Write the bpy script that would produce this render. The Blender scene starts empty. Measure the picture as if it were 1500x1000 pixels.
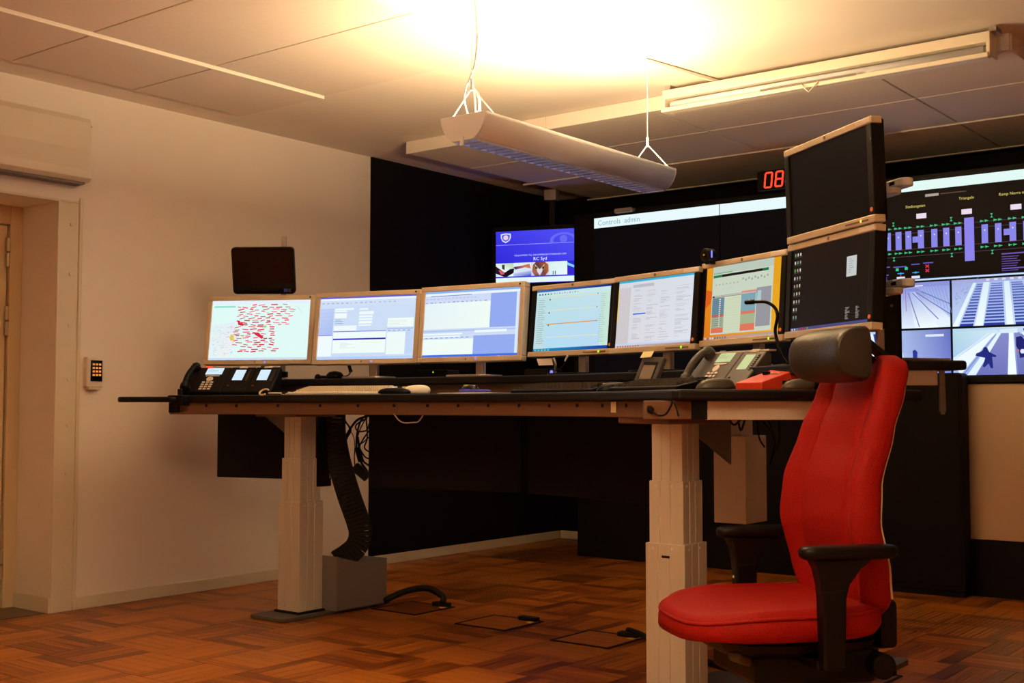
import bpy, bmesh, math, random
from mathutils import Vector, Matrix
random.seed(7)
R = math.radians
scene = bpy.context.scene
COL = scene.collection

# ------------------------------------------------------------------ camera
F = 1773.0
PITCH = math.atan(95 / F); YAW = R(37.83); HC = 1.015
cam_d = bpy.data.cameras.new('camera'); cam_d.sensor_width = 36; cam_d.lens = F / 1500 * 36
cam_d.clip_start = 0.05
cam = bpy.data.objects.new('camera', cam_d); COL.objects.link(cam)
cam.location = (0, 0, HC); cam.rotation_euler = (math.pi / 2 + PITCH, 0, YAW)
scene.camera = cam
_fw = Vector((-math.sin(YAW) * math.cos(PITCH), math.cos(YAW) * math.cos(PITCH), math.sin(PITCH)))
_rt = Vector((math.cos(YAW), math.sin(YAW), 0)); _up = _rt.cross(_fw)
def at(px, py, z):                      # survey helper: photo pixel + measured distance -> room point
    return Vector((0, 0, HC)) + (_fw * F + _rt * (px - 750) + _up * (500 - py)) * (z / F)
def proj(p):
    v = Vector(p) - Vector((0, 0, HC)); z = v.dot(_fw)
    return 750 + F * v.dot(_rt) / z, 500 - F * v.dot(_up) / z, z

# ------------------------------------------------------------------ world, lights, exposure
w = bpy.data.worlds.new('world'); scene.world = w; w.use_nodes = True
w.node_tree.nodes['Background'].inputs[0].default_value = (0.9, 0.55, 0.35, 1)
w.node_tree.nodes['Background'].inputs[1].default_value = 0.0
scene.view_settings.view_transform = 'Standard'; scene.view_settings.look = 'None'
scene.view_settings.gamma = 1.0; scene.view_settings.exposure = 0.0
scene.view_settings.use_curve_mapping = False
WARM = (1.0, 0.69, 0.35)
UP_W, BACK_W = 90.0, 160.0
scene.cycles.max_bounces = 10; scene.cycles.diffuse_bounces = 6; scene.cycles.glossy_bounces = 3
def area(name, loc, rot, sx, sy, power, col):
    d = bpy.data.lights.new(name, 'AREA'); d.shape = 'RECTANGLE'; d.size = sx; d.size_y = sy
    d.energy = power; d.color = col
    o = bpy.data.objects.new(name, d); COL.objects.link(o); o.location = loc; o.rotation_euler = rot
    return o
LAMP = (-2.945, 3.49, 4.90, 2.125)       # x centre, y near, y far, top z of the hanging lamp
for sgn in (-1, 1):                      # the pair of tubes, each throwing its light up and out to one side
    area('lamp_uplight', (LAMP[0] + sgn * 0.04, LAMP[1] + 0.60, LAMP[3] - 0.022), (math.pi, sgn * R(-52), 0), 0.05, 1.05, UP_W / 2, WARM)
# second hanging lamp of the room, above the photographer
LAMP2 = (-1.25, -0.25, 1.16, 2.125)
area('lamp_uplight_rear', (LAMP2[0], (LAMP2[1] + LAMP2[2]) / 2, LAMP2[3] - 0.03), (math.pi, 0, 0), 0.15, 1.30, BACK_W, WARM)

# ------------------------------------------------------------------ materials
def lin(c):
    return tuple(((v / 255) / 12.92 if v / 255 <= 0.04045 else ((v / 255 + 0.055) / 1.055) ** 2.4) for v in c)
def mat(name, col, rough=0.5, metal=0.0, noise=0.0, scale=20.0, bump=0.0, emit=None, estr=1.0, spec=0.5, stretch=None):
    m = bpy.data.materials.new(name); m.use_nodes = True; nt = m.node_tree; b = nt.nodes['Principled BSDF']
    b.inputs['Roughness'].default_value = rough; b.inputs['Metallic'].default_value = metal
    b.inputs['Specular IOR Level'].default_value = spec
    b.inputs['Base Color'].default_value = (*col, 1)
    if emit:
        b.inputs['Emission Color'].default_value = (*emit, 1); b.inputs['Emission Strength'].default_value = estr
    if noise or bump:
        tc = nt.nodes.new('ShaderNodeTexCoord'); mp = nt.nodes.new('ShaderNodeMapping')
        if stretch: mp.inputs['Scale'].default_value = stretch
        nt.links.new(tc.outputs['Object'], mp.inputs['Vector'])
        n = nt.nodes.new('ShaderNodeTexNoise'); n.inputs['Scale'].default_value = scale; n.inputs['Detail'].default_value = 3
        nt.links.new(mp.outputs[0], n.inputs['Vector'])
        if noise:
            mx = nt.nodes.new('ShaderNodeMix'); mx.data_type = 'RGBA'
            mx.inputs['A'].default_value = (*[c * (1 - noise) for c in col], 1)
            mx.inputs['B'].default_value = (*[min(1, c * (1 + noise)) for c in col], 1)
            nt.links.new(n.outputs['Fac'], mx.inputs['Factor']); nt.links.new(mx.outputs['Result'], b.inputs['Base Color'])
        if bump:
            bp = nt.nodes.new('ShaderNodeBump'); bp.inputs['Strength'].default_value = bump; bp.inputs['Distance'].default_value = 0.01
            nt.links.new(n.outputs['Fac'], bp.inputs['Height']); nt.links.new(bp.outputs[0], b.inputs['Normal'])
    return m
M = {}
M['wall'] = mat('painted_wall', (0.80, 0.75, 0.70), 0.65, noise=0.04, scale=3, bump=0.03)
M['wall_hid'] = mat('far_wall_paint', (0.78, 0.73, 0.68), 0.7, noise=0.04, scale=3)
M['black_wall'] = mat('black_paint', (0.003, 0.0025, 0.0035), 0.85, noise=0.2, scale=5, spec=0.2)
M['ceiling'] = mat('ceiling_paint', (0.80, 0.74, 0.68), 0.8, noise=0.03, scale=4)
M['panel'] = mat('ceiling_panel', (0.74, 0.67, 0.61), 0.8, noise=0.05, scale=60, bump=0.02)
M['strip'] = mat('ceiling_strip', (0.74, 0.69, 0.64), 0.45)
M['trim'] = mat('trim_paint', (0.66, 0.60, 0.48), 0.45, noise=0.04, scale=6)
M['door'] = mat('door_paint', (0.60, 0.48, 0.30), 0.45, noise=0.05, scale=6)
M['steel'] = mat('hinge_steel', (0.45, 0.38, 0.28), 0.35, metal=0.8)
M['white_metal'] = mat('white_metal', (0.70, 0.64, 0.54), 0.32, noise=0.03, scale=5, spec=0.6)
M['lamp_white'] = mat('lamp_white', (0.70, 0.74, 0.84), 0.40)
M['louver'] = mat('louver_metal', (0.62, 0.64, 0.80), 0.30, metal=0.5)
M['alu'] = mat('anodised_aluminium', (0.62, 0.58, 0.52), 0.45, metal=0.25, noise=0.06, scale=8, stretch=(20, 20, 0.6))
M['alu_rail'] = mat('shaded_rail', (0.17, 0.085, 0.045), 0.5, metal=0.1, noise=0.05, scale=8)  # rail metal with the shade under the desk top put into its colour
M['grey_paint'] = mat('grey_steel', (0.16, 0.14, 0.13), 0.55, noise=0.06, scale=9)
M['foot'] = mat('dark_foot', (0.09, 0.075, 0.065), 0.5, noise=0.1, scale=12)
M['desk_black'] = mat('desk_laminate', (0.003, 0.0025, 0.0025), 0.45, noise=0.15, scale=30, spec=0.3)
M['panel_black'] = mat('modesty_panel', (0.006, 0.004, 0.004), 0.7, noise=0.1, scale=14, spec=0.15)
M['plastic'] = mat('black_plastic', (0.0035, 0.0028, 0.0028), 0.42, noise=0.15, scale=30, spec=0.2)
M['plastic_soft'] = mat('soft_black_plastic', (0.030, 0.026, 0.023), 0.5, noise=0.1, scale=40, bump=0.05)
M['phone_grey'] = mat('phone_grey', (0.060, 0.052, 0.044), 0.42, noise=0.1, scale=30)
M['gloss'] = mat('gloss_black', (0.002, 0.0015, 0.002), 0.10, spec=0.3)
M['silver'] = mat('monitor_silver', (0.64, 0.54, 0.40), 0.42, metal=0.15, noise=0.03, scale=10)
M['silver_strip'] = mat('monitor_strip', (0.62, 0.52, 0.38), 0.38, metal=0.2, noise=0.03, scale=10)
M['post'] = mat('stand_metal', (0.42, 0.37, 0.36), 0.35, metal=0.6)
M['keys_white'] = mat('white_keys', (0.72, 0.66, 0.54), 0.5, noise=0.03, scale=20)
M['red_plastic'] = mat('red_enamel', (0.72, 0.050, 0.018), 0.38, noise=0.04, scale=12)
M['leather'] = mat('black_leather', (0.026, 0.021, 0.017), 0.42, noise=0.12, scale=60, bump=0.12)
M['shell'] = mat('beige_shell', (0.62, 0.52, 0.38), 0.45)
M['rubber'] = mat('rubber', (0.004, 0.0035, 0.0035), 0.7, spec=0.3)
M['paper'] = mat('paper', (0.74, 0.70, 0.66), 0.7)
M['note'] = mat('yellow_note', (0.78, 0.74, 0.42), 0.7)
M['tape'] = mat('clear_tape', (0.80, 0.74, 0.48), 0.35)
M['orange'] = mat('orange_dot', (0.75, 0.22, 0.06), 0.5, emit=(0.5, 0.14, 0.03), estr=0.05)
M['yellow'] = mat('yellow_plastic', (0.70, 0.46, 0.03), 0.5)
M['blue_plastic'] = mat('blue_plastic', (0.05, 0.05, 0.55), 0.4)
M['led_green'] = mat('led_green', (0.1, 0.4, 0.02), 0.4, emit=(0.35, 0.95, 0.02), estr=1.2)
M['led_amber'] = mat('led_amber', (0.4, 0.3, 0.02), 0.4, emit=(1.0, 0.75, 0.10), estr=1.2)
M['led_blue'] = mat('led_blue', (0.1, 0.1, 0.5), 0.4, emit=(0.20, 0.22, 1.0), estr=1.2)
M['led_red'] = mat('led_red', (0.5, 0.02, 0.01), 0.4, emit=(1.0, 0.05, 0.02), estr=1.6)
M['cream'] = mat('cabinet_beige', (0.56, 0.46, 0.32), 0.45, noise=0.10, scale=2.5)
M['cabinet_metal'] = mat('brushed_cabinet', (0.78, 0.62, 0.42), 0.42, metal=0.85, noise=0.05, scale=3)
M['blue_strip'] = mat('blue_light', (0.1, 0.1, 0.5), 0.4, emit=(0.20, 0.20, 1.0), estr=0.8)
M['keypad_lit'] = mat('keypad_lit', (0.4, 0.15, 0.03), 0.5, emit=(0.9, 0.30, 0.06), estr=0.6)
M['tube'] = mat('fluorescent_tube', (0.8, 0.8, 0.9), 0.4, emit=(0.66, 0.70, 1.0), estr=2.2)

def fabric(name, col, dark):
    m = bpy.data.materials.new(name); m.use_nodes = True; nt = m.node_tree; b = nt.nodes['Principled BSDF']
    b.inputs['Roughness'].default_value = 0.62; b.inputs['Specular IOR Level'].default_value = 0.18
    b.inputs['Sheen Weight'].default_value = 0.0; b.inputs['Sheen Tint'].default_value = (1, 0.2, 0.1, 1)
    tc = nt.nodes.new('ShaderNodeTexCoord'); mp = nt.nodes.new('ShaderNodeMapping'); mp.inputs['Scale'].default_value = (260, 260, 330)
    nt.links.new(tc.outputs['Object'], mp.inputs['Vector'])
    v = nt.nodes.new('ShaderNodeTexVoronoi'); v.inputs['Scale'].default_value = 1.0; nt.links.new(mp.outputs[0], v.inputs['Vector'])
    mx = nt.nodes.new('ShaderNodeMix'); mx.data_type = 'RGBA'
    mx.inputs['A'].default_value = (*col, 1); mx.inputs['B'].default_value = (*dark, 1)
    nt.links.new(v.outputs['Distance'], mx.inputs['Factor']); nt.links.new(mx.outputs['Result'], b.inputs['Base Color'])
    bp = nt.nodes.new('ShaderNodeBump'); bp.inputs['Strength'].default_value = 0.25; bp.inputs['Distance'].default_value = 0.002
    nt.links.new(v.outputs['Distance'], bp.inputs['Height']); nt.links.new(bp.outputs[0], b.inputs['Normal'])
    return m
M['red'] = fabric('red_mesh_fabric', (0.40, 0.007, 0.004), (0.24, 0.004, 0.003))

def wood(name, perforated=False, grid=False):
    m = bpy.data.materials.new(name); m.use_nodes = True; nt = m.node_tree; b = nt.nodes['Principled BSDF']
    N = nt.nodes.new; L = nt.links.new
    tc = N('ShaderNodeTexCoord'); mp = N('ShaderNodeMapping'); mp.inputs['Scale'].default_value = (3.0, 45.0, 1.0)
    L(tc.outputs['Object'], mp.inputs['Vector'])
    oi = N('ShaderNodeObjectInfo'); geo = N('ShaderNodeNewGeometry')
    add = N('ShaderNodeVectorMath'); add.operation = 'ADD'
    cmb = N('ShaderNodeCombineXYZ')
    mul = N('ShaderNodeMath'); mul.operation = 'MULTIPLY'; mul.inputs[1].default_value = 40.0
    L(oi.outputs['Random'], mul.inputs[0]); L(mul.outputs[0], cmb.inputs[0]); L(mul.outputs[0], cmb.inputs[1])
    L(mp.outputs[0], add.inputs[0]); L(cmb.outputs[0], add.inputs[1])
    n = N('ShaderNodeTexNoise'); n.inputs['Scale'].default_value = 1.0; n.inputs['Detail'].default_value = 4; L(add.outputs[0], n.inputs['Vector'])
    # tone of each strip
    ad = N('ShaderNodeMath'); ad.operation = 'ADD'; L(geo.outputs['Random Per Island'], ad.inputs[0]); L(oi.outputs['Random'], ad.inputs[1])
    hlf = N('ShaderNodeMath'); hlf.operation = 'MULTIPLY_ADD'; hlf.inputs[1].default_value = 0.42; L(ad.outputs[0], hlf.inputs[0])
    sb_ = N('ShaderNodeMath'); sb_.operation = 'SUBTRACT'; sb_.inputs[1].default_value = 0.10; L(n.outputs['Fac'], sb_.inputs[0]); L(sb_.outputs[0], hlf.inputs[2])
    rmp = N('ShaderNodeValToRGB'); e = rmp.color_ramp.elements
    e[0].position = 0.35; e[0].color = (0.060, 0.010, 0.002, 1); e[1].position = 1.0; e[1].color = (0.46, 0.150, 0.018, 1)
    mid = e.new(0.72); mid.color = (0.22, 0.050, 0.005, 1)
    L(hlf.outputs[0], rmp.inputs[0])
    out = rmp.outputs[0]
    b.inputs['Roughness'].default_value = 0.34; b.inputs['Specular IOR Level'].default_value = 0.30
    if perforated:
        mp2 = N('ShaderNodeMapping'); mp2.inputs['Scale'].default_value = (38, 38, 1); L(tc.outputs['Object'], mp2.inputs['Vector'])
        v = N('ShaderNodeTexVoronoi'); v.inputs['Randomness'].default_value = 0.0; v.inputs['Scale'].default_value = 1.0
        L(mp2.outputs[0], v.inputs['Vector'])
        lt = N('ShaderNodeMath'); lt.operation = 'LESS_THAN'; lt.inputs[1].default_value = 0.30; L(v.outputs['Distance'], lt.inputs[0])
        mx = N('ShaderNodeMix'); mx.data_type = 'RGBA'; L(lt.outputs[0], mx.inputs['Factor'])
        L(out, mx.inputs['A']); mx.inputs['B'].default_value = (0.02, 0.012, 0.008, 1); out = mx.outputs['Result']
    L(out, b.inputs['Base Color'])
    bp = N('ShaderNodeBump'); bp.inputs['Strength'].default_value = 0.08; bp.inputs['Distance'].default_value = 0.002
    L(n.outputs['Fac'], bp.inputs['Height']); L(bp.outputs[0], b.inputs['Normal'])
    return m
M['wood'] = wood('parquet_wood'); M['wood_perf'] = wood('perforated_parquet', True)

def screen_mat():
    m = bpy.data.materials.new('lit_screen'); m.use_nodes = True; nt = m.node_tree; b = nt.nodes['Principled BSDF']
    a = nt.nodes.new('ShaderNodeVertexColor'); a.layer_name = 'Col'
    b.inputs['Base Color'].default_value = (0.001, 0.001, 0.001, 1); b.inputs['Roughness'].default_value = 0.30
    b.inputs['Specular IOR Level'].default_value = 0.06
    nt.links.new(a.outputs['Color'], b.inputs['Emission Color']); b.inputs['Emission Strength'].default_value = 1.0
    return m
M['screen'] = screen_mat()

# ------------------------------------------------------------------ mesh helpers
class MB:
    def __init__(s): s.v = []; s.f = []
    def add(s, vs, fs):
        k = len(s.v); s.v += [tuple(p) for p in vs]; s.f += [tuple(i + k for i in f) for f in fs]; return s
    def box(s, a, b):
        (x0, y0, z0), (x1, y1, z1) = a, b
        return s.add([(x0, y0, z0), (x1, y0, z0), (x1, y1, z0), (x0, y1, z0), (x0, y0, z1), (x1, y0, z1), (x1, y1, z1), (x0, y1, z1)],
                     [(0, 3, 2, 1), (4, 5, 6, 7), (0, 1, 5, 4), (1, 2, 6, 5), (2, 3, 7, 6), (3, 0, 4, 7)])
    def cbox(s, c, d):
        return s.box([c[i] - d[i] / 2 for i in range(3)], [c[i] + d[i] / 2 for i in range(3)])
    def prism(s, poly, z0, z1, axis='z'):
        n = len(poly)
        def P(p, h): return {'z': (p[0], p[1], h), 'y': (p[0], h, p[1]), 'x': (h, p[0], p[1])}[axis]
        vs = [P(p, z0) for p in poly] + [P(p, z1) for p in poly]
        fs = [tuple(range(n))[::-1], tuple(range(n, 2 * n))] + [(i, (i + 1) % n, (i + 1) % n + n, i + n) for i in range(n)]
        return s.add(vs, fs)
    def tube(s, pts, r, n=8, caps=True):
        pts = [Vector(p) for p in pts]; rs = r if isinstance(r, (list, tuple)) else [r] * len(pts)
        k = len(s.v); prev = None; rings = []
        for i, p in enumerate(pts):
            t = (pts[min(i + 1, len(pts) - 1)] - pts[max(i - 1, 0)]).normalized()
            if prev is None:
                a = Vector((0, 0, 1)) if abs(t.z) < 0.9 else Vector((1, 0, 0)); u = t.cross(a).normalized()
            else:
                u = (prev - t * prev.dot(t)).normalized()
            prev = u; v = t.cross(u)
            rings.append([p + (u * math.cos(2 * math.pi * j / n) + v * math.sin(2 * math.pi * j / n)) * rs[i] for j in range(n)])
        vs = [q for rg in rings for q in rg]; m = len(pts)
        fs = [(i * n + j, i * n + (j + 1) % n, (i + 1) * n + (j + 1) % n, (i + 1) * n + j) for i in range(m - 1) for j in range(n)]
        if caps: fs += [tuple(range(n))[::-1], tuple((m - 1) * n + j for j in range(n))]
        return s.add(vs, fs)
    def cyl(s, a, b, r, n=16): return s.tube([a, b], r, n)
    def loft(s, rings, closed=True, caps=True):
        n = len(rings[0]); vs = [p for rg in rings for p in rg]; m = len(rings)
        fs = [(i * n + j, i * n + (j + 1) % n, (i + 1) * n + (j + 1) % n, (i + 1) * n + j) for i in range(m - 1) for j in range(n if closed else n - 1)]
        if caps: fs += [tuple(range(n))[::-1], tuple((m - 1) * n + j for j in range(n))]
        return s.add(vs, fs)
    def xf(s, mtx):
        s.v = [tuple(mtx @ Vector(p)) for p in s.v]; return s
    def mesh(s, name):
        me = bpy.data.meshes.new(name); me.from_pydata(s.v, [], s.f); me.update()
        bm = bmesh.new(); bm.from_mesh(me); bmesh.ops.recalc_face_normals(bm, faces=bm.faces); bm.to_mesh(me); bm.free()
        return me
    def build(s, name, m, parent=None, bevel=0.0, smooth=False, seg=2, label=None, loc=None, rot=None):
        me = s.mesh(name); o = bpy.data.objects.new(name, me); COL.objects.link(o)
        me.materials.append(M[m] if isinstance(m, str) else m)
        if smooth:
            for p in me.polygons: p.use_smooth = True
        if bevel:
            md = o.modifiers.new('bevel', 'BEVEL'); md.width = bevel; md.segments = seg; md.limit_method = 'ANGLE'; md.angle_limit = R(40)
        if parent: o.parent = parent
        if loc is not None: o.location = loc
        if rot is not None: o.rotation_euler = rot
        if label: o['label'] = label
        return o
def tag(o, label, cat, group=None):
    o['label'] = label; o['category'] = cat
    if group: o['group'] = group
    return o
def thing(name, label, cat, loc=(0, 0, 0), rotz=0.0, group=None):
    o = bpy.data.objects.new(name, None); COL.objects.link(o); o.empty_display_size = 0.1
    o.location = loc; o.rotation_euler = (0, 0, rotz)
    return tag(o, label, cat, group)
def struct(o): o['kind'] = 'structure'; return o
def share(o, parent=None, loc=None, rot=None, name=None):
    c = o.copy(); COL.objects.link(c)
    if name: c.name = name
    c.parent = parent
    if loc is not None: c.location = loc
    if rot is not None: c.rotation_euler = rot
    return c
def crom(pts, n=6):
    pts = [Vector(p) for p in pts]; out = []
    P = [pts[0] * 2 - pts[1]] + pts + [pts[-1] * 2 - pts[-2]]
    for i in range(1, len(P) - 2):
        for k in range(n):
            t = k / n
            out.append(0.5 * ((2 * P[i]) + (P[i + 1] - P[i - 1]) * t + (2 * P[i - 1] - 5 * P[i] + 4 * P[i + 1] - P[i + 2]) * t * t
                              + (-P[i - 1] + 3 * P[i] - 3 * P[i + 1] + P[i + 2]) * t ** 3))
    out.append(pts[-1]); return out
def rrect(x0, y0, x1, y1, r, n=4):
    out = []
    for cx, cy, a0 in ((x1 - r, y1 - r, 0), (x0 + r, y1 - r, 90), (x0 + r, y0 + r, 180), (x1 - r, y0 + r, 270)):
        for k in range(n + 1):
            a = R(a0 + 90 * k / n); out.append((cx + r * math.cos(a), cy + r * math.sin(a)))
    return out
def superring(hx, hy, z, n=40, e=3.0, cx=0, cy=0):
    out = []
    for j in range(n):
        a = 2 * math.pi * j / n; c, s_ = math.cos(a), math.sin(a)
        out.append((cx + hx * math.copysign(abs(c) ** (2 / e), c), cy + hy * math.copysign(abs(s_) ** (2 / e), s_), z))
    return out

class Screen:                            # flat picture of a display, drawn in 0..1 from its top left corner
    def __init__(s, wd, ht): s.w = wd; s.h = ht; s.v = []; s.f = []; s.c = []
    def poly(s, pts, col, layer=1):
        cols = col if isinstance(col[0], (tuple, list)) else [col] * len(pts)
        k = len(s.v)
        for (u, v), c in zip(pts, cols):
            s.v.append(((u - 0.5) * s.w, -0.00025 * layer, (0.5 - v) * s.h)); s.c.append((*lin(c), 1))
        s.f.append(tuple(range(k, k + len(pts)))); return s
    def rect(s, u0, v0, u1, v1, col, layer=1): return s.poly([(u0, v0), (u1, v0), (u1, v1), (u0, v1)], col, layer)
    def line(s, u0, v0, u1, v1, t, col, layer=2):
        dx, dy = (u1 - u0) * s.w, (v1 - v0) * s.h; L = math.hypot(dx, dy) or 1; nx, ny = -dy / L * t / 2, dx / L * t / 2
        a, b = nx / s.w, ny / s.h
        return s.poly([(u0 + a, v0 + b), (u1 + a, v1 + b), (u1 - a, v1 - b), (u0 - a, v0 - b)], col, layer)
    def disc(s, u, v, r, col, layer=2, n=14):
        return s.poly([(u + r * math.cos(2 * math.pi * k / n) / s.w, v + r * math.sin(2 * math.pi * k / n) / s.h) for k in range(n)], col, layer)
    def text(s, txt, u, v, size, col, layer=3, align='LEFT'):
        cu = bpy.data.curves.new('t', 'FONT'); cu.body = txt; cu.size = size; cu.align_x = align; cu.resolution_u = 2
        o = bpy.data.objects.new('t', cu); COL.objects.link(o)
        dg = bpy.context.evaluated_depsgraph_get(); me = bpy.data.meshes.new_from_object(o.evaluated_get(dg))
        k = len(s.v); x0, z0 = (u - 0.5) * s.w, (0.5 - v) * s.h
        for p in me.vertices: s.v.append((x0 + p.co.x, -0.00025 * layer, z0 + p.co.y)); s.c.append((*lin(col), 1))
        for p in me.polygons: s.f.append(tuple(i + k for i in p.vertices))
        bpy.data.objects.remove(o); bpy.data.curves.remove(cu); bpy.data.meshes.remove(me); return s
    def build(s, name, parent, loc=(0, 0, 0), rot=None, label=None):
        me = bpy.data.meshes.new(name); me.from_pydata(s.v, [], s.f); me.update()
        ca = me.color_attributes.new('Col', 'FLOAT_COLOR', 'POINT')
        for i, c in enumerate(s.c): ca.data[i].color = c
        # face the viewer (-y)
        bm = bmesh.new(); bm.from_mesh(me)
        bm.normal_update()
        fl = [f for f in bm.faces if f.normal.y > 0]
        if fl: bmesh.ops.reverse_faces(bm, faces=fl)
        bm.to_mesh(me); bm.free()
        o = bpy.data.objects.new(name, me); COL.objects.link(o); me.materials.append(M['screen'])
        o.parent = parent; o.location = loc
        if rot: o.rotation_euler = rot
        if label: o['label'] = label
        return o

# ================================================================== THE ROOM
XL, XR, YB, YF, H = -5.48, 2.2, 7.66, -2.4, 2.625
fl = struct(MB().box((XL - 0.6, YF, -0.06), (XR, YB + 0.1, -0.006)).build('floor', 'wood'))
# parquet blocks of five strips, laid alternately
BL = 0.30
def block_mesh():
    b = MB(); n = 5; g = 0.0012; wd = BL / n
    for k in range(n): b.box((-BL / 2 + g, -BL / 2 + k * wd + g, -0.006), (BL / 2 - g, -BL / 2 + (k + 1) * wd - g, 0.0))
    return b
bl0 = block_mesh().build('parquet_block', 'wood', fl); blp = block_mesh().build('perforated_parquet_block', 'wood_perf', fl)
first = {'w': bl0, 'p': blp}; used = {'w': False, 'p': False}
def perforated(x, y):
    for cx, cy in ((-4.89, 6.69), (-4.29, 6.09), (-4.29, 5.22), (-1.89, 5.79), (-4.59, 5.5)):
        if abs(x - cx) < 0.3 and abs(y - cy) < 0.3: return True
    return False
cells = []
for i in range(-13, 8):
    for j in range(-15, 7):
        x = -1.89 + (i + 0.5) * BL; y = 5.79 + (j + 0.5) * BL
        if x < XL + 0.10 or (y > 6.95 and x > -4.6) or y > YB - 0.1: continue
        px, py, pz = proj((x, y, 0))
        if pz < 3.9 or px < -70 or px > 1580 or py > 1075: continue
        cells.append((pz, x, y, i + j))
cells.sort(); cells = cells[:298]
for pz, x, y, par in cells:
    k = 'p' if perforated(x, y) else 'w'
    o = first[k] if not used[k] else share(first[k], fl); used[k] = True
    o.location = (x, y, 0); o.rotation_euler = (0, 0, math.pi / 2 * (par % 2) + math.pi * random.randint(0, 1))

# left wall with the door niche
DY0, DY1, DZ = 2.35, 3.354, 2.04
wl = MB().box((XL - 0.42, DY1, 0), (XL, YB + 0.1, H)).box((XL - 0.42, DY0, DZ), (XL, DY1, H)).box((XL - 0.42, YF, 0), (XL, DY0, H))
struct(wl.build('wall_left', 'wall'))
struct(MB().box((XL, 5.565, 0.062), (XL + 0.012, YB, H)).build('wall_left_rear', 'black_wall'))
struct(MB().box((XL - 0.4, YB, 0), (XR, YB + 0.1, H)).build('wall_back', 'black_wall'))
struct(MB().box((XR, YF, 0), (XR + 0.1, YB, H)).build('wall_right', 'wall_hid'))
struct(MB().box((XL - 0.42, YF - 0.1, 0), (XR, YF, H)).build('wall_front', 'wall_hid'))
struct(MB().box((XL + 0.0, DY1 + 0.135, 0), (XL + 0.012, 7.648, 0.062)).build('baseboard_left', 'trim', bevel=0.003))
struct(MB().box((XL + 0.012, YB - 0.012, 0), (-4.0, YB, 0.062)).build('baseboard_back', 'trim', bevel=0.003))
struct(MB().box((XL - 0.33, DY1 - 0.012, 0), (XL + 0.004, DY1, 0.075)).build('baseboard_door', 'trim', bevel=0.003))
# casing around the niche
cas = struct(MB().box((XL, DY1, 0), (XL + 0.006, DY1 + 0.115, DZ)).build('trim_1', 'trim', bevel=0.002))
MB().box((XL, DY1 + 0.115, 0), (XL + 0.014, DY1 + 0.135, DZ + 0.03)).build('edge_bead', 'trim', cas, bevel=0.005)
MB().box((XL, DY0 - 0.1, DZ), (XL + 0.005, DY1 + 0.115, DZ + 0.012)).build('top_bead', 'trim', cas, bevel=0.002)
for z in (0.22, 0.42, 0.68, 0.92, 1.15, 1.42, 1.68, 1.93):
    MB().cyl((XL + 0.005, DY1 + 0.072, z), (XL + 0.012, DY1 + 0.072, z), 0.009, 12).build('bolt', 'trim', cas, bevel=0.002)
# threshold
struct(MB().box((XL - 0.42, DY0, -0.006), (XL - 0.02, DY1, 0.001)).build('trim_2', mat('threshold_vinyl', (0.10, 0.065, 0.035), 0.5, noise=0.2, scale=8)))
# door
dx = XL - 0.33
dr = struct(MB().box((dx - 0.05, DY0 + 0.05, 0.008), (dx - 0.005, DY1 - 0.075, DZ - 0.10)).build('door_1', 'door', bevel=0.003))
fr = MB().box((dx - 0.06, DY1 - 0.068, 0), (dx + 0.012, DY1 - 0.001, DZ)).box((dx - 0.06, DY0, 0), (dx + 0.012, DY0 + 0.045, DZ)).box((dx - 0.06, DY0 + 0.045, DZ - 0.095), (dx + 0.012, DY1 - 0.068, DZ))
fr.build('door_frame', 'door', dr, bevel=0.003)
for z in (0.22, 1.45, 1.80):
    hg = MB().cyl((dx + 0.008, DY1 - 0.078, z - 0.075), (dx + 0.008, DY1 - 0.078, z - 0.003), 0.011, 12).cyl((dx + 0.008, DY1 - 0.078, z + 0.003), (dx + 0.008, DY1 - 0.078, z + 0.075), 0.011, 12)
    hg.build('hinge', 'steel', dr, bevel=0.003)

# ceiling: plaster, left field of panels, dropped island at the rear
ce = struct(MB().box((XL - 0.42, YF, H), (XR, YB + 0.1, H + 0.1)).build('ceiling', 'ceiling'))
def cpanel(x0, x1, y0, y1, z0, z1, g=0.004):
    MB().box((x0 + g, y0 + g, z0), (x1 - g, y1 - g, z1)).build('ceiling_panel', 'panel', ce, bevel=0.003)
ys = (0.20, 0.86, 1.53, 2.20, 2.93, 3.58, 4.28)
for a, b in zip(ys[:-1], ys[1:]):
    cpanel(-5.20, -4.57, a, b, H - 0.022, H)
    cpanel(-4.55, -3.30, a, b, H - 0.012, H, 0.003)
MB().box((-4.570, 0.2, H - 0.026), (-4.554, 4.285, H - 0.006)).build('ceiling_strip', 'strip', ce, bevel=0.002)
IZ = 2.55
xs = (-4.98, -4.43, -3.24, -2.07, -1.46); yy = (5.38, 5.96, 6.62, 7.42)
for a, b in zip(xs[:-1], xs[1:]):
    for c, d in zip(yy[:-1], yy[1:]):
        cpanel(a, b, c, d, IZ, IZ + 0.02, 0.005)
MB().box((-4.975, 5.385, IZ + 0.012), (-1.465, 7.415, H)).build('island_core', 'ceiling', ce)
for a, b in zip((-4.985, -3.93), (-3.93, -1.455)):
    MB().box((a, 5.368, IZ - 0.002), (b - 0.003, 5.386, H - 0.002)).build('island_fascia', 'strip', ce, bevel=0.002)
MB().box((-1.468, 5.386, IZ - 0.002), (-1.452, 7.42, H - 0.002)).build('island_fascia', 'panel', ce, bevel=0.002)
MB().box((-5.04, 6.612, IZ - 0.008), (-1.46, 6.632, IZ + 0.004)).build('ceiling_strip', 'strip', ce, bevel=0.002)
MB().box((-5.04, 7.40, IZ - 0.006), (-1.46, 7.43, IZ + 0.004)).build('ceiling_strip', 'panel', ce, bevel=0.002)
MB().tube([(-2.90, 4.74, H - 0.012), (-2.80, 5.32, H - 0.012)], 0.010, 8).build('ceiling_conduit', 'strip', ce)
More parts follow.
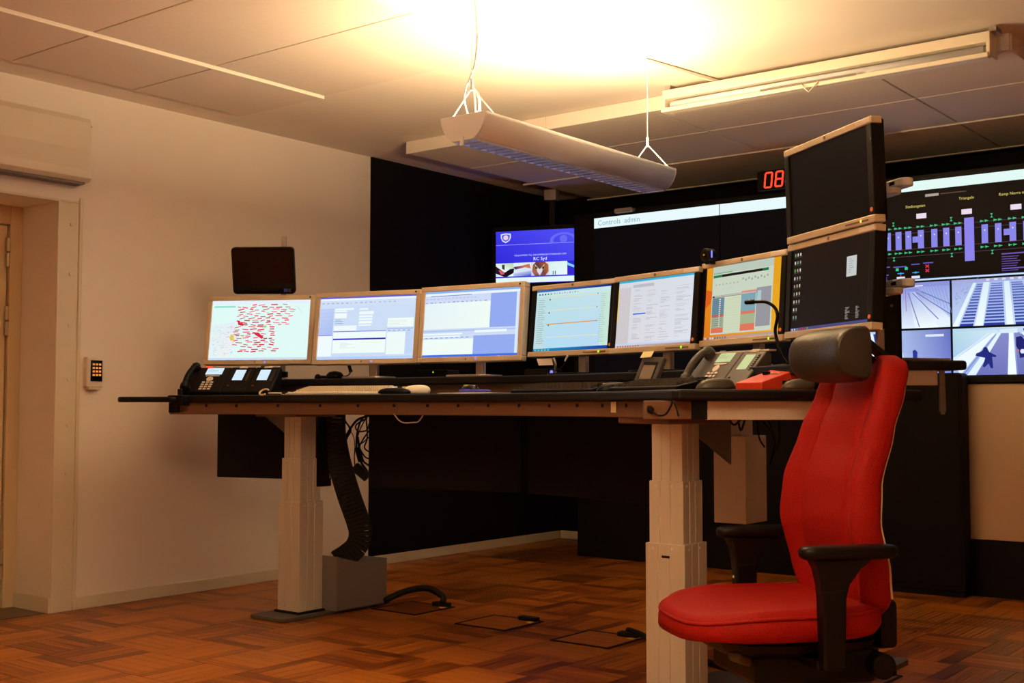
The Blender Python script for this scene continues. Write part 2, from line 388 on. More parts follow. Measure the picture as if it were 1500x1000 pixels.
MB().cyl((-2.80, 5.32, H - 0.04), (-2.80, 5.32, H), 0.012, 10).build('ceiling_conduit', 'strip', ce)
se = MB(); se.loft([[(0.055 * k * math.cos(a * math.pi / 10), 0.055 * k * math.sin(a * math.pi / 10), z) for a in range(20)] for k, z in ((1, 0), (1, -0.018), (0.75, -0.042), (0.35, -0.05))])
tag(se.build('smoke_detector', 'lamp_white', smooth=False, bevel=0.003, loc=(-2.47, 6.45, IZ)), 'small round white smoke detector under the dropped ceiling behind the upper monitor', 'smoke detector')

# ================================================================== HANGING LAMP
def pendant(label, lp, power_cord):
    xc, y0, y1, zt = lp
    t = thing('pendant_lamp', label, 'lamp', (xc, (y0 + y1) / 2, zt), 0, None)
    hl = (y1 - y0) / 2; W = 0.112
    outer = []
    for k in range(9):
        a = R(180 + 62 * k / 8); outer.append((W * math.cos(a), 0.112 * math.sin(a)))
    lip = (outer[-1][0], outer[-1][1])
    for sgn, nm in ((1, 'shell'), (-1, 'shell')):
        sec = [(sgn * x, z) for x, z in outer]
        inner = [(sgn * (x * 0.965 if i else x + 0.004), z * 0.965) for i, (x, z) in enumerate(outer)][::-1]
        MB().prism(sec + inner, -hl + 0.004, hl - 0.004, 'y').build(nm, 'lamp_white', t, smooth=True)
    MB().box((-W + 0.022, -hl + 0.01, -0.062), (W - 0.022, hl - 0.01, -0.058)).build('reflector', 'lamp_white', t)
    D = [(W * math.cos(R(180 + 180 * k / 20)), 0.112 * math.sin(R(180 + 180 * k / 20))) for k in range(21)]
    cut = [(x, max(z, -0.1)) for x, z in D]
    for y in (-hl, hl): MB().prism(cut, y - 0.005, y + 0.005, 'y').build('end_cap', 'lamp_white', t, bevel=0.002)
    lw = abs(lip[0])
    for sgn in (-1, 1):
        MB().box((sgn * lw - 0.003, -hl + 0.02, -0.103), (sgn * lw + 0.003, hl - 0.02, -0.07)).build('louver_side', 'louver', t)
    MB().cyl((0, -hl + 0.03, -0.072), (0, hl - 0.03, -0.072), 0.008, 10).build('fluorescent_tube', 'tube', t)
    n = 26
    bl = MB().box((-lw + 0.003, -0.005, -0.102), (lw - 0.003, 0.005, -0.080)).build('louver_blade', 'post', t, loc=(0, -hl + 0.05, 0))
    for k in range(1, n): share(bl, t, (0, -hl + 0.05 + k * (2 * hl - 0.1) / (n - 1), 0))
    for y in (-hl + 0.05, hl - 0.07):
        for sgn in (-1, 1):
            MB().tube([(sgn * (W - 0.004), y, 0.0), (0, y, 0.115)], 0.0028, 6).build('hanger_wire', 'lamp_white', t)
        MB().cyl((0, y, 0.105), (0, y, 0.15), 0.006, 8).build('cable_gripper', 'lamp_white', t)
        MB().tube([(0, y, 0.13), (0, y, H - zt)], 0.0016, 6).build('suspension_cable', 'strip', t)
    if power_cord:
        y = -hl + 0.06
        MB().tube(crom([(0.0, y + 0.03, -0.04), (0.012, y + 0.02, 0.08), (-0.02, y, 0.14), (0.004, y, 0.20), (0.018, y, 0.30), (0.010, y, 0.42), (0, y, H - zt)]), 0.0045, 8).build('power_cord', 'lamp_white', t, smooth=True)
        MB().tube(crom([(-0.03, y + 0.02, -0.02), (-0.045, y, 0.08), (-0.022, y, 0.15), (0.0, y, 0.12), (0.006, y + 0.01, 0.0)]), 0.003, 6).build('power_cord', 'lamp_white', t, smooth=True)
        MB().cyl((0.03, y, -0.02), (0.03, y, 0.02), 0.012, 10).build('cord_grip', 'lamp_white', t)
        MB().box((-0.008, -hl - 0.012, -0.12), (0.008, -hl - 0.002, -0.085)).build('louver_latch', 'lamp_white', t)
    return t
pendant('long white half-round lamp hanging over the monitors on thin cables', LAMP, True)
pendant('second long white hanging lamp of the row, nearer the front wall', LAMP2, False)

# ================================================================== PROJECTION SCREEN under the ceiling
t = thing('projection_screen', 'white rolled-up projection screen case fixed below the ceiling by the dropped panels', 'projection screen', (-2.29, 5.25, 2.54))
hw = 0.79
MB().box((-hw, -0.045, 0.012), (hw, 0.06, 0.058)).build('case_top', 'white_metal', t, bevel=0.004)
MB().box((-hw, 0.02, -0.045), (hw, 0.06, 0.012)).build('case_back', 'white_metal', t, bevel=0.003)
MB().cyl((-hw + 0.03, -0.008, -0.018), (hw - 0.03, -0.008, -0.018), 0.024, 18).build('fabric_roll', 'lamp_white', t, smooth=True)
for s_ in (-1, 1): MB().box((s_ * hw - 0.008, -0.045, -0.048), (s_ * hw + 0.008, 0.06, 0.058)).build('end_cap', 'white_metal', t, bevel=0.003)
MB().box((-hw - 0.005, -0.065, -0.058), (hw + 0.005, -0.022, -0.036)).build('bottom_bar', 'white_metal', t, bevel=0.005)
MB().box((-0.25, -0.0665, -0.040), (0.22, -0.064, -0.030)).build('grip_slot', 'grey_paint', t)
MB().tube([(-0.04, -0.067, -0.040), (-0.03, -0.075, -0.055), (0.0, -0.080, -0.085), (0.03, -0.075, -0.055), (0.04, -0.067, -0.040)], 0.003, 6).build('pull_handle', 'white_metal', t)
MB().box((hw + 0.0, -0.03, 0.058), (hw + 0.03, 0.05, 0.078)).build('bracket', 'post', t); MB().box((-hw, -0.03, 0.058), (-hw + 0.03, 0.05, 0.085)).build('bracket', 'post', t)

# ================================================================== AIR CURTAIN, KEYPAD
t = thing('air_curtain', 'white metal air curtain box mounted on the wall above the door', 'air curtain', (XL, 2.95, 2.14))
sec = [(0, 0.0), (0.085, 0.0), (0.105, 0.018), (0.105, 0.06), (0.095, 0.16), (0.092, 0.30), (0.08, 0.325), (0, 0.325)]
MB().prism(sec, -0.65, 0.525, 'y').build('housing', 'white_metal', t, bevel=0.004)
MB().box((0.006, -0.63, -0.012), (0.08, 0.50, 0.0)).build('outlet', 'grey_paint', t)
MB().box((0, -0.65, 0.325), (0.06, 0.48, 0.335)).build('mounting_rail', 'white_metal', t)
for z in (0.03, 0.285): MB().cyl((0.09, 0.525, z), (0.09, 0.528, z), 0.004, 8).build('screw', 'steel', t)

t = thing('keypad', 'small cream door entry keypad with lit orange keys on the left wall', 'keypad', (XL, 3.558, 1.187))
MB().box((0, -0.046, -0.075), (0.035, 0.046, 0.078)).build('housing', 'white_metal', t, bevel=0.006)
MB().box((0.034, -0.026, -0.045), (0.0375, 0.040, 0.062)).build('key_field', 'gloss', t)
for i in range(3):
    for j in range(4):
        MB().box((0.037, -0.016 + i * 0.018, -0.018 + j * 0.018), (0.040, -0.004 + i * 0.018, -0.008 + j * 0.018)).build('key', 'keypad_lit', t)
MB().box((0.0, -0.03, -0.088), (0.03, 0.03, -0.075)).build('base_lip', 'white_metal', t, bevel=0.003)

# ================================================================== CONTROL DESK
DT, DB = 1.068, 1.033                    # top and underside of the desk top
SH0, SH1 = 1.116, 1.151                  # raised rear shelf
front = crom([(-4.84, 3.55, 0), (-4.62, 3.665, 0), (-4.07, 3.79, 0), (-3.55, 3.83, 0), (-3.12, 3.82, 0), (-2.67, 3.71, 0), (-2.28, 3.53, 0), (-1.93, 3.30, 0)], 5)
back = crom([(-1.36, 3.93, 0), (-1.93, 4.33, 0), (-2.43, 4.50, 0), (-3.0, 4.63, 0), (-3.62, 4.64, 0), (-4.28, 4.56, 0), (-4.95, 4.42, 0), (-5.22, 4.33, 0)], 5)
right_end = [Vector((-1.93, 3.30, 0)), Vector((-1.30, 3.80, 0))]
desk = thing('control_desk', 'curved black height-adjustable control desk on aluminium columns carrying the monitors', 'desk', (-3.3, 4.0, 0))
DO = Vector((-3.3, 4.0, 0))
def L2(p): return (p[0] - DO.x, p[1] - DO.y)
outline = [L2(p) for p in front] + [L2((-1.90, 3.295))] + [L2((-1.44, 3.69))] + [L2(p) for p in back]
MB().prism(outline, DB, DT).build('desk_top', 'desk_black', desk, bevel=0.009, seg=3)
# rear shelf follows the monitors
mon_line = [(-5.18, 4.00), (-4.85, 4.10), (-4.20, 4.25), (-3.59, 4.31), (-3.05, 4.31), (-2.52, 4.17), (-2.06, 4.00), (-1.62, 3.72)]
def offset(line, d):
    P = [Vector((*p, 0)) for p in line]; out = []
    for i, p in enumerate(P):
        tdir = (P[min(i + 1, len(P) - 1)] - P[max(i - 1, 0)]).normalized(); out.append(p + Vector((-tdir.y, tdir.x, 0)) * d)
    return out
sf = crom(offset(mon_line, -0.10), 4); sb = crom(offset(mon_line, 0.24), 4)
MB().prism([L2(p) for p in sf] + [L2(p) for p in sb[::-1]], SH0, SH1).build('monitor_shelf', 'desk_black', desk, bevel=0.006)
s1 = crom(offset(mon_line, -0.04), 4); s2 = crom(offset(mon_line, 0.0), 4)
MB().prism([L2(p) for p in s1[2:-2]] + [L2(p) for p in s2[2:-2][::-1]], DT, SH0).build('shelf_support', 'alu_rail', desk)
# steel rail below the front edge
def inset(P, d):
    out = []
    for i, p in enumerate(P):
        tdir = (P[min(i + 1, len(P) - 1)] - P[max(i - 1, 0)]).normalized(); out.append(p + Vector((-tdir.y, tdir.x, 0)) * d)
    return out
r1, r2 = inset(front, 0.035), inset(front, 0.065)
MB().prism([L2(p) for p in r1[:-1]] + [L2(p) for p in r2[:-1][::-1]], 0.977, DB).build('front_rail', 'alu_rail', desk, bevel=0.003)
for k in (4, 6, 8, 10, 12, 14, 16, 18, 20, 22, 24, 26, 28, 30):
    if k < len(r1) - 2:
        p = r1[k]; tdir = (r1[k + 1] - r1[k - 1]).normalized(); nrm = Vector((tdir.y, -tdir.x, 0))
        a = p - DO + Vector((0, 0, 1.018)); MB().cyl(a - nrm * 0.004, a + nrm * 0.003, 0.007, 10).build('rail_bolt', 'plastic', desk)
# end rail on the right
e0, e1 = Vector((-1.86, 3.40, 0)), Vector((-1.46, 3.717, 0)); ed = (e1 - e0).normalized(); en = Vector((-ed.y, ed.x, 0))
MB().prism([L2(e0), L2(e1), L2(e1 + en * 0.03), L2(e0 + en * 0.03)], 0.972, DB).build('end_rail', 'alu', desk, bevel=0.003)
MB().prism([L2(e0 - ed * 0.05), L2(e0), L2(e0 + en * 0.03), L2(e0 - ed * 0.05 + en * 0.03)], 0.974, DB).build('rail_joint', 'plastic', desk)
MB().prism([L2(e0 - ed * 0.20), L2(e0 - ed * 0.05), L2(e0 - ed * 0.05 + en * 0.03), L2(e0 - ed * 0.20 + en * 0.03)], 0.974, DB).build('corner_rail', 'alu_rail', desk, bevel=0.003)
# left end: black end block
a, b = front[0], back[-1]; dd = (b - a).normalized(); dn = Vector((dd.y, -dd.x, 0))
MB().prism([L2(a + dd * 0.02), L2(a + dd * 0.62), L2(a + dd * 0.62 + dn * 0.05), L2(a + dd * 0.02 + dn * 0.05)], 0.985, DB).build('end_block', 'plastic', desk, bevel=0.003)

def column_profile(h):
    # square extrusion with two shallow grooves on each face
    g = 0.0025; d = 0.003; pts = []
    for rot in range(4):
        a = R(90 * rot); c, s_ = math.cos(a), math.sin(a)
        for x, y in [(-h, -h)] + [q for u in (-0.35, 0.25) for q in ((u * h - g, -h), (u * h - g, -h + d), (u * h + g, -h + d), (u * h + g, -h))]:
            pts.append((x * c - y * s_, x * s_ + y * c))
    return pts
def desk_leg(cx, cy, plate_y0, plate_y1):
    ox, oy = cx - DO.x, cy - DO.y
    leg = MB().prism([(p[0] + ox, p[1] + oy) for p in column_profile(0.076)], 0.026, 0.552).build('leg', 'alu', desk, bevel=0.0015)
    MB().prism([(p[0] + ox, p[1] + oy) for p in column_profile(0.066)], 0.50, 0.762).build('middle_stage', 'alu', leg, bevel=0.0015)
    MB().prism([(p[0] + ox, p[1] + oy) for p in column_profile(0.059)], 0.70, DB).build('upper_stage', 'alu', leg, bevel=0.0015)
    for hh, z in ((0.076, 0.535), (0.066, 0.745)):
        for u in (-0.6, 0.35):
            MB().cyl((ox + u * hh, oy - hh, z), (ox + u * hh, oy - hh - 0.0025, z), 0.0045, 10).build('screw', 'strip', leg)
            MB().cyl((ox + hh, oy + u * hh, z), (ox + hh + 0.0025, oy + u * hh, z), 0.0045, 10).build('screw', 'strip', leg)
    MB().prism([(p[0] + ox, p[1] + oy) for p in rrect(-0.125, plate_y0 - cy, 0.125, plate_y1 - cy, 0.03)], 0.0, 0.018).build('foot_plate', 'foot', leg, bevel=0.004)
    MB().cbox((ox, oy, 0.022), (0.178, 0.178, 0.012)).build('column_collar', 'rubber', leg, bevel=0.003)
    return leg
lg = desk_leg(-4.484, 4.085, 3.865, 4.60)
lgr = desk_leg(-2.115, 3.640, 3.42, 4.15)
MB().box((-2.115 - 0.012 - DO.x, 3.563 - DO.y, 0.505), (-2.115 + 0.018 - DO.x, 3.5645 - DO.y, 0.513)).build('maker_mark', 'plastic', lgr)
# grey cable box behind the left column, open V on top
bx0, bx1 = -4.40 - DO.x, -4.315 - DO.x
MB().prism([(4.165 - DO.y, 0.02), (4.52 - DO.y, 0.02), (4.52 - DO.y, 0.245), (4.35 - DO.y, 0.235), (4.165 - DO.y, 0.285)], -4.52 - DO.x, bx1, 'x').build('cable_box', 'grey_paint', lg, bevel=0.003)
# column head brackets and triangular gussets
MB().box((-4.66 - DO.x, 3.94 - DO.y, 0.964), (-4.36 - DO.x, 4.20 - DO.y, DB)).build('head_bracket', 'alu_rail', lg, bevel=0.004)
MB().prism([(-4.80 - DO.x, 0.985), (-4.54 - DO.x, 0.985), (-4.54 - DO.x, 0.84)], 4.09 - DO.y, 4.098 - DO.y, 'y').build('gusset', 'grey_paint', lg)
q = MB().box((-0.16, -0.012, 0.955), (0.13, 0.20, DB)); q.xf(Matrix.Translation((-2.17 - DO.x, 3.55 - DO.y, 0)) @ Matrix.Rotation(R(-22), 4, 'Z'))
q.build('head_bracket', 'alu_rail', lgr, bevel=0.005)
MB().prism([(3.66 - DO.y, DB), (4.05 - DO.y, DB), (4.05 - DO.y, 0.80), (3.70 - DO.y, 0.955)], -2.125 - DO.x, -2.117 - DO.x, 'x').build('gusset', 'grey_paint', lgr)
for y, z in ((3.78, 0.955), (3.93, 0.955)): MB().cyl((-2.117 - DO.x, y - DO.y, z), (-2.112 - DO.x, y - DO.y, z), 0.005, 8).build('screw', 'strip', lgr)
# aluminium box hanging behind the right column
MB().box((-2.31 - DO.x, 4.27 - DO.y, 0.56), (-2.17 - DO.x, 4.45 - DO.y, 0.90)).build('hanging_box', 'alu', desk, bevel=0.003)
for z in (0.90, 0.98): pass
MB().box((-2.27 - DO.x, 4.31 - DO.y, 0.90), (-2.21 - DO.x, 4.41 - DO.y, DB)).build('box_hanger', 'post', desk)
# black modesty panels below the rear edge
def panel(p, q, z0, z1, th=0.018):
    p, q = Vector((*p, 0)), Vector((*q, 0)); d = (q - p).normalized(); n = Vector((-d.y, d.x, 0)) * th
    MB().prism([L2(p), L2(q), L2(q + n), L2(p + n)], z0, z1).build('modesty_panel', 'panel_black', desk, bevel=0.003)
panel((-5.10, 4.06), (-4.44, 4.22), 0.648, DB)
panel((-4.185, 4.252), (-3.365, 4.385), 0.622, DB)
panel((-3.32, 4.39), (-2.55, 4.215), 0.622, DB)
# lift motor beside the left column
mp_ = at(488, 690, 6.05) - DO
MB().cyl((mp_.x, mp_.y, 0.67), (mp_.x, mp_.y, 0.90), 0.042, 20).cyl((mp_.x, mp_.y, 0.66), (mp_.x, mp_.y, 0.68), 0.047, 20).build('lift_motor', 'grey_paint', desk, smooth=False)
mp2 = at(470, 660, 6.0) - DO
MB().cbox((mp2.x, mp2.y, 0.80), (0.05, 0.10, 0.36)).build('control_box', 'plastic', desk, bevel=0.004)

# loose arm pad clamped on the left end
a0, a1 = at(176, 585, 5.80), at(262, 584, 5.72)
t = thing('arm_pad', 'black padded arm rest bar sticking out past the left desk end', 'arm rest', (a0.x, a0.y, a0.z))
d = a1 - a0; Ld = math.hypot(d.x, d.y); t.rotation_euler = (0, 0, math.atan2(d.y, d.x))
MB().prism(rrect(0, -0.05, Ld, 0.06, 0.04), -0.013, 0.013).build('pad', 'plastic', t, bevel=0.008)
MB().box((Ld - 0.03, -0.02, -0.03), (Ld + 0.03, 0.05, 0.02)).build('clamp', 'plastic', t, bevel=0.004)
MB().cyl((Ld + 0.0, 0.01, 0.02), (Ld + 0.0, 0.01, 0.05), 0.012, 10).build('clamp_knob', 'plastic', t, bevel=0.003)

# ================================================================== MONITORS
def tilted(panel_w, panel_h, cz, tilt):
    return Matrix.Translation((0, 0, cz)) @ Matrix.Rotation(-tilt, 4, 'X')
def place(o, mtx): o.matrix_local = mtx
def monitor(label, cx, cy, cz, yaw, tilt, wd, ht, kind, scr, led='led_green', stand=True, base_z=SH1, group=None, pole_top=None):
    t = thing('monitor', label, 'monitor', (cx, cy, base_z), yaw, group)
    m = tilted(wd, ht, cz - base_z, tilt)
    if kind == 'silver':
        bz = 0.024; top = bot = 0.024; th = 0.058
    else:
        bz = 0.030; top = 0.022; bot = 0.024; th = 0.050
    def fr(name, a, b, mt, bev=0.003, par=t):
        o = MB().box(a, b).build(name, mt, par, bevel=bev); place(o, m if par is t else Matrix()); return o
    hw_, hh = wd / 2, ht / 2
    side = 'silver' if kind == 'silver' else 'plastic'; strip = 'silver' if kind == 'silver' else 'silver_strip'
    housing = fr('housing', (-hw_ + 0.004, 0.012, -hh + 0.004), (hw_ - 0.004, th, hh - 0.004), 'silver' if kind == 'silver' else 'plastic', 0.008)
    fr('bezel_side', (-hw_, 0, -hh + bot), (-hw_ + bz, th - 0.012, hh - top), side); fr('bezel_side', (hw_ - bz, 0, -hh + bot), (hw_, th - 0.012, hh - top), side)
    fr('bezel_top', (-hw_, -0.001, hh - top), (hw_, th - 0.012, hh), strip); bb = fr('bezel_bottom', (-hw_, -0.001, -hh), (hw_, th - 0.012, -hh + bot), strip)
    if scr is None:
        sc = Screen(wd - 2 * bz, ht - top - bot); sc.rect(0, 0, 1, 1, (14, 9, 8), 0)
    else: sc = scr(wd - 2 * bz, ht - top - bot)
    s_ = sc.build('screen', t); place(s_, m @ Matrix.Translation((0, 0.006, (bot - top) / 2)))
    def small(name, mb, mt):
        o = mb.build(name, mt, t); place(o, m); return o
    if kind == 'silver':
        small('logo_mark', MB().cbox((hw_ - 0.025, -0.002, hh - 0.012), (0.008, 0.002, 0.008)), 'plastic')
        small('power_light', MB().cyl((0.045, -0.001, -hh + 0.012), (0.045, -0.003, -hh + 0.012), 0.005, 10), 'led_blue')
        small('sensor', MB().cyl((-0.01, -0.001, -hh + 0.012), (-0.01, -0.003, -hh + 0.012), 0.004, 10), 'grey_paint')
    else:
        small('logo_mark', MB().cyl((0.0, -0.001, hh - 0.011), (0.0, -0.003, hh - 0.011), 0.006, 12), 'grey_paint')
        small('power_light', MB().cyl((hw_ - 0.075, -0.001, -hh + 0.012), (hw_ - 0.075, -0.003, -hh + 0.012), 0.005, 10), led)
        small('button_row', MB().cbox((hw_ - 0.10, -0.0015, -hh + 0.011), (0.13, 0.002, 0.005)), 'alu_rail')
        small('badge', MB().cbox((hw_ - 0.045, -0.0015, hh - 0.011), (0.085, 0.002, 0.015)), 'paper')
        small('sticker', MB().cyl((hw_ - 0.015, 0.0, -hh + 0.04), (hw_ - 0.015, -0.002, -hh + 0.04), 0.007, 12), 'orange')
    if stand:
        top_z = cz - base_z
        MB().box((-0.022, th + 0.022, 0.0), (0.022, th + 0.046, top_z + 0.05)).build('stand_post', 'post', t, bevel=0.004)
        MB().box((-0.05, th - 0.01, top_z - 0.05), (0.05, th + 0.03, top_z + 0.05)).build('mount', 'plastic', t, bevel=0.004)
        MB().prism(rrect(-0.12, -0.055, 0.12, 0.13, 0.05), 0.0, 0.010).build('stand_base', 'post' if kind == 'silver' else 'plastic', t, bevel=0.003)
    return t

def dash_map(wd, ht):
    rnd = random.Random(3); s = Screen(wd, ht); s.rect(0, 0, 1, 1, (224, 250, 246), 0)
    s.rect(0, 0, 1, .06, (232, 240, 252)); s.rect(0.02, .085, .24, .115, (150, 226, 206)); s.rect(0, .96, 1, 1, (205, 222, 244))
    s.poly([(0, .42), (.24, .36), (.27, .6), (.2, .95), (0, .96)], [(222, 246, 245), (232, 238, 246), (240, 238, 240), (238, 242, 246), (228, 244, 246)])
    for k in range(120):
        u, v = rnd.uniform(.02, .24), rnd.uniform(.42, .93); s.line(u, v, u + rnd.uniform(.008, .03), v + rnd.uniform(-.015, .015), .0016, rnd.choice([(170, 190, 215), (225, 190, 195), (205, 214, 224), (235, 232, 200)]))
    s.poly([(.215, .56), (.245, .6), (.25, .66), (.22, .68), (.20, .63)], (232, 200, 60), 2)
    for k in range(8):
        u, v = rnd.uniform(.3, .7), rnd.uniform(.1, .8); s.rect(u, v, u + .03, v + .02, (232, 226, 160), 1)
    s.rect(.5, .43, .57, .455, (120, 215, 180), 2)
    for row in range(22):
        v = .08 + row * .037; lo, hi = ((.26, .80) if v < .42 else (.22, .62)) if v > .1 else (.36, .76)
        if v > .75: lo, hi = .26, .66
        u = lo + rnd.uniform(0, .06)
        while u < hi:
            L = rnd.uniform(.035, .070); t_ = rnd.choice([.0036, .0042, .0046, .0060])
            s.line(u, v + rnd.uniform(-.012, .012), u + L, v + rnd.uniform(-.014, .012), t_, rnd.choice([(226, 44, 74), (220, 38, 70), (232, 60, 90)]), 3); u += L + rnd.uniform(.010, .075)
    s.poly([(.43, .53), (.50, .55), (.55, .63), (.53, .65), (.46, .58)], (220, 40, 70), 4); s.poly([(.27, .34), (.34, .40), (.33, .43), (.28, .41)], (220, 40, 70), 4)
    for k in range(6): s.line(.84 + k * .008, .1, .9 + k * .006, .16 + k * .02, .0008, (205, 225, 235))
    return s
def forms(wd, ht):
    s = Screen(wd, ht); rnd = random.Random(5); s.rect(0, 0, 1, 1, (204, 222, 246), 0)
    s.rect(0, 0, 1, .022, (96, 92, 214)); s.rect(0, .022, 1, .055, (238, 244, 255)); s.rect(0, .055, 1, .15, (208, 224, 246))
    for k in range(16): s.rect(.02 + k * .05, .09, .02 + k * .05 + rnd.uniform(.01, .03), .105, (160, 175, 215), 2)
    s.poly([(0, .18), (.15, .18), (.15, .61), (0, .61)], [(196, 212, 248), (188, 206, 244), (172, 190, 240), (178, 196, 242)])
    s.rect(0, .608, .15, .618, (120, 124, 220), 2); s.rect(0, .618, .15, .95, (240, 250, 255))
    for k in range(6): s.rect(0, .19 + k * .06, .15, .193 + k * .06, (170, 186, 230), 2)
    for (u0, v0, u1, v1) in ((.16, .18, .36, .21), (.16, .215, .29, .24), (.16, .26, .29, .34), (.16, .46, .4, .54), (.42, .19, .51, .215), (.42, .24, .57, .29), (.42, .305, .56, .335), (.42, .35, .56, .38), (.42, .395, .56, .435), (.42, .45, .55, .47)):
        s.rect(u0, v0, u1, v1, (240, 250, 252), 2)
    for k in range(12): s.rect(.17 + rnd.uniform(0, .5), .36 + rnd.uniform(0, .08), .25 + rnd.uniform(0, .4), 0, (0, 0, 0), -9) if False else None
    for v in (.36, .385, .42): s.rect(.17, v, .17 + rnd.uniform(.06, .14), v + .008, (140, 155, 200), 2)
    s.rect(.16, .55, .71, .562, (116, 104, 214), 2); s.rect(.16, .562, .71, .665, (240, 252, 250)); s.rect(.16, .665, .71, .69, (50, 36, 200), 2)
    s.rect(.16, .69, .71, .90, (240, 252, 248)); s.rect(.72, .36, .985, .50, (240, 252, 246), 2); s.rect(.72, .52, .985, .535, (170, 190, 230), 2)
    s.rect(.72, .58, .91, .93, (238, 250, 248)); s.rect(.91, .56, .985, .92, (196, 216, 246))
    for k in range(5): s.rect(.73 + k * .05, .55, .755 + k * .05, .562, (140, 156, 205), 3)
    for k in range(4): s.rect(.73, .40 + k * .022, .73 + rnd.uniform(.1, .2), .404 + k * .022, (200, 214, 225), 3)
    for k in range(5): s.rect(.24, .74 + k * .018, .24 + rnd.uniform(.06, .18), .744 + k * .018, (198, 210, 228), 2)
    s.rect(0, .955, 1, 1, (184, 208, 248), 2)
    return s
def lists(wd, ht):
    s = Screen(wd, ht); rnd = random.Random(8); s.rect(0, 0, 1, 1, (206, 220, 246), 0)
    s.rect(0, 0, 1, .03, (140, 176, 236)); s.rect(0, .03, 1, .065, (234, 246, 255), 2); s.rect(.06, .066, .5, .074, (90, 84, 190), 2)
    s.rect(0, .075, .7, .17, (208, 220, 246))
    for k in range(14): s.rect(.01 + k * .048, .165, .01 + k * .048 + rnd.uniform(.01, .03), .175, (110, 130, 190), 2); s.rect(.01 + k * .04, .11, .01 + k * .04 + .02, .118, (160, 176, 215), 2)
    s.poly([(0, .18), (.7, .18), (.7, .575), (0, .575)], [(228, 244, 250), (240, 252, 244), (240, 252, 244), (232, 244, 244)], 1)
    s.rect(.70, .07, .965, .575, (148, 170, 240)); s.rect(.965, .07, .985, .98, (220, 236, 255), 1)
    s.rect(0, .595, .965, .62, (176, 198, 242), 2); s.rect(0, .64, .42, .665, (238, 250, 255), 2); s.rect(.55, .61, .88, .645, (238, 250, 255), 3); s.rect(0, .68, .4, .70, (238, 250, 255), 2)
    for k in range(9): s.rect(.02 + k * .055, .705, .05 + k * .055, .715, (120, 140, 196), 3)
    s.rect(0, .73, .54, .965, (240, 252, 246), 2); s.rect(.54, .69, .965, .965, (148, 172, 240), 2); s.rect(0, .965, 1, 1, (66, 112, 226), 3)
    return s
def timeline(wd, ht):
    s = Screen(wd, ht); rnd = random.Random(9)
    s.poly([(0, 0), (1, 0), (1, 1), (0, 1)], [(190, 226, 226), (196, 226, 236), (184, 218, 246), (176, 222, 246)], 0)
    s.poly([(0, 0), (1, 0), (1, .032), (0, .032)], [(60, 110, 180), (20, 34, 120), (20, 34, 120), (60, 110, 180)], 1)
    s.rect(0, .033, 1, .11, (202, 230, 232))
    for k, c in enumerate([(60, 90, 130), (60, 90, 150), (50, 70, 100), (40, 160, 90), (120, 150, 170)]): s.rect(.03 + k * .04, .06, .05 + k * .04, .085, c, 2)
    for k in range(10): s.rect(.24 + k * .035, .06 + .01 * (k % 2), .255 + k * .035, .08, (120, 150, 170), 2)
    s.rect(0, .12, .15, 1, (192, 222, 226), 1)
    for k in range(21): s.rect(.03, .16 + k * .035, .03 + rnd.uniform(.07, .11), .168 + k * .035, (128, 160, 170), 2)
    for v, c in ((.13, (236, 226, 178)), (.34, (232, 226, 184)), (.77, (236, 226, 186))): s.rect(.17, v, .86, v + .010, c, 2)
    s.line(.16, .565, .85, .555, .004, (226, 150, 40), 3)
    for v in (.155, .37, .57): s.disc(.19, v + .01, .004, (50, 90, 90), 3)
    for v in (.13, .34, .555): s.disc(.83, v, .003, (60, 140, 90), 3)
    s.rect(.88, .10, 1, .95, (200, 230, 216), 1)
    for k in range(24): s.rect(.865 if k > 9 else .88, .14 + k * .032, .865 + rnd.uniform(.05, .08), .146 + k * .032, (140, 180, 180), 2)
    s.poly([(0, .955), (1, .945), (1, 1), (0, 1)], [(30, 150, 190), (20, 60, 170), (16, 50, 150), (20, 120, 180)], 3)
    for k in range(5): s.rect(.02 + k * .045, .965, .045 + k * .045, .99, (110, 200, 200), 4)
    return s
def document(wd, ht):
    s = Screen(wd, ht); rnd = random.Random(10)
    s.poly([(0, 0), (1, 0), (1, 1), (0, 1)], [(214, 216, 222), (216, 222, 232), (224, 226, 236), (218, 214, 220)], 0)
    s.rect(0, 0, 1, .028, (50, 176, 214), 1); s.rect(.20, .07, .48, .115, (186, 188, 198), 1)
    s.rect(0, .1, .17, .97, (208, 202, 206), 1)
    for k in range(8): s.rect(.02 + k * .02, .12, .024 + k * .02, .95, (198, 188, 194), 2)
    for c, (u0, u1) in enumerate(((.22, .34), (.40, .56), (.58, .72), (.78, .97))):
        for k in range(42):
            if rnd.random() < .62: s.rect(u0, .15 + k * .0185, u0 + (u1 - u0) * rnd.uniform(.3, 1), .157 + k * .0185, rnd.choice([(186, 186, 196), (200, 200, 208), (178, 178, 190)]), 2)
    s.rect(.22, .50, .39, .518, (40, 96, 216), 3); s.rect(0, .12, .012, .62, (230, 206, 90), 3); s.rect(0, .94, 1, .966, (196, 212, 236), 3)
    s.poly([(0, .967), (1, .967), (1, 1), (0, 1)], [(200, 190, 196), (170, 150, 146), (180, 110, 80), (210, 200, 200)], 4)
    for k in range(9): s.rect(.03 + k * .035, .973, .05 + k * .035, .995, rnd.choice([(190, 110, 70), (120, 120, 130), (90, 90, 110)]), 5)
    return s
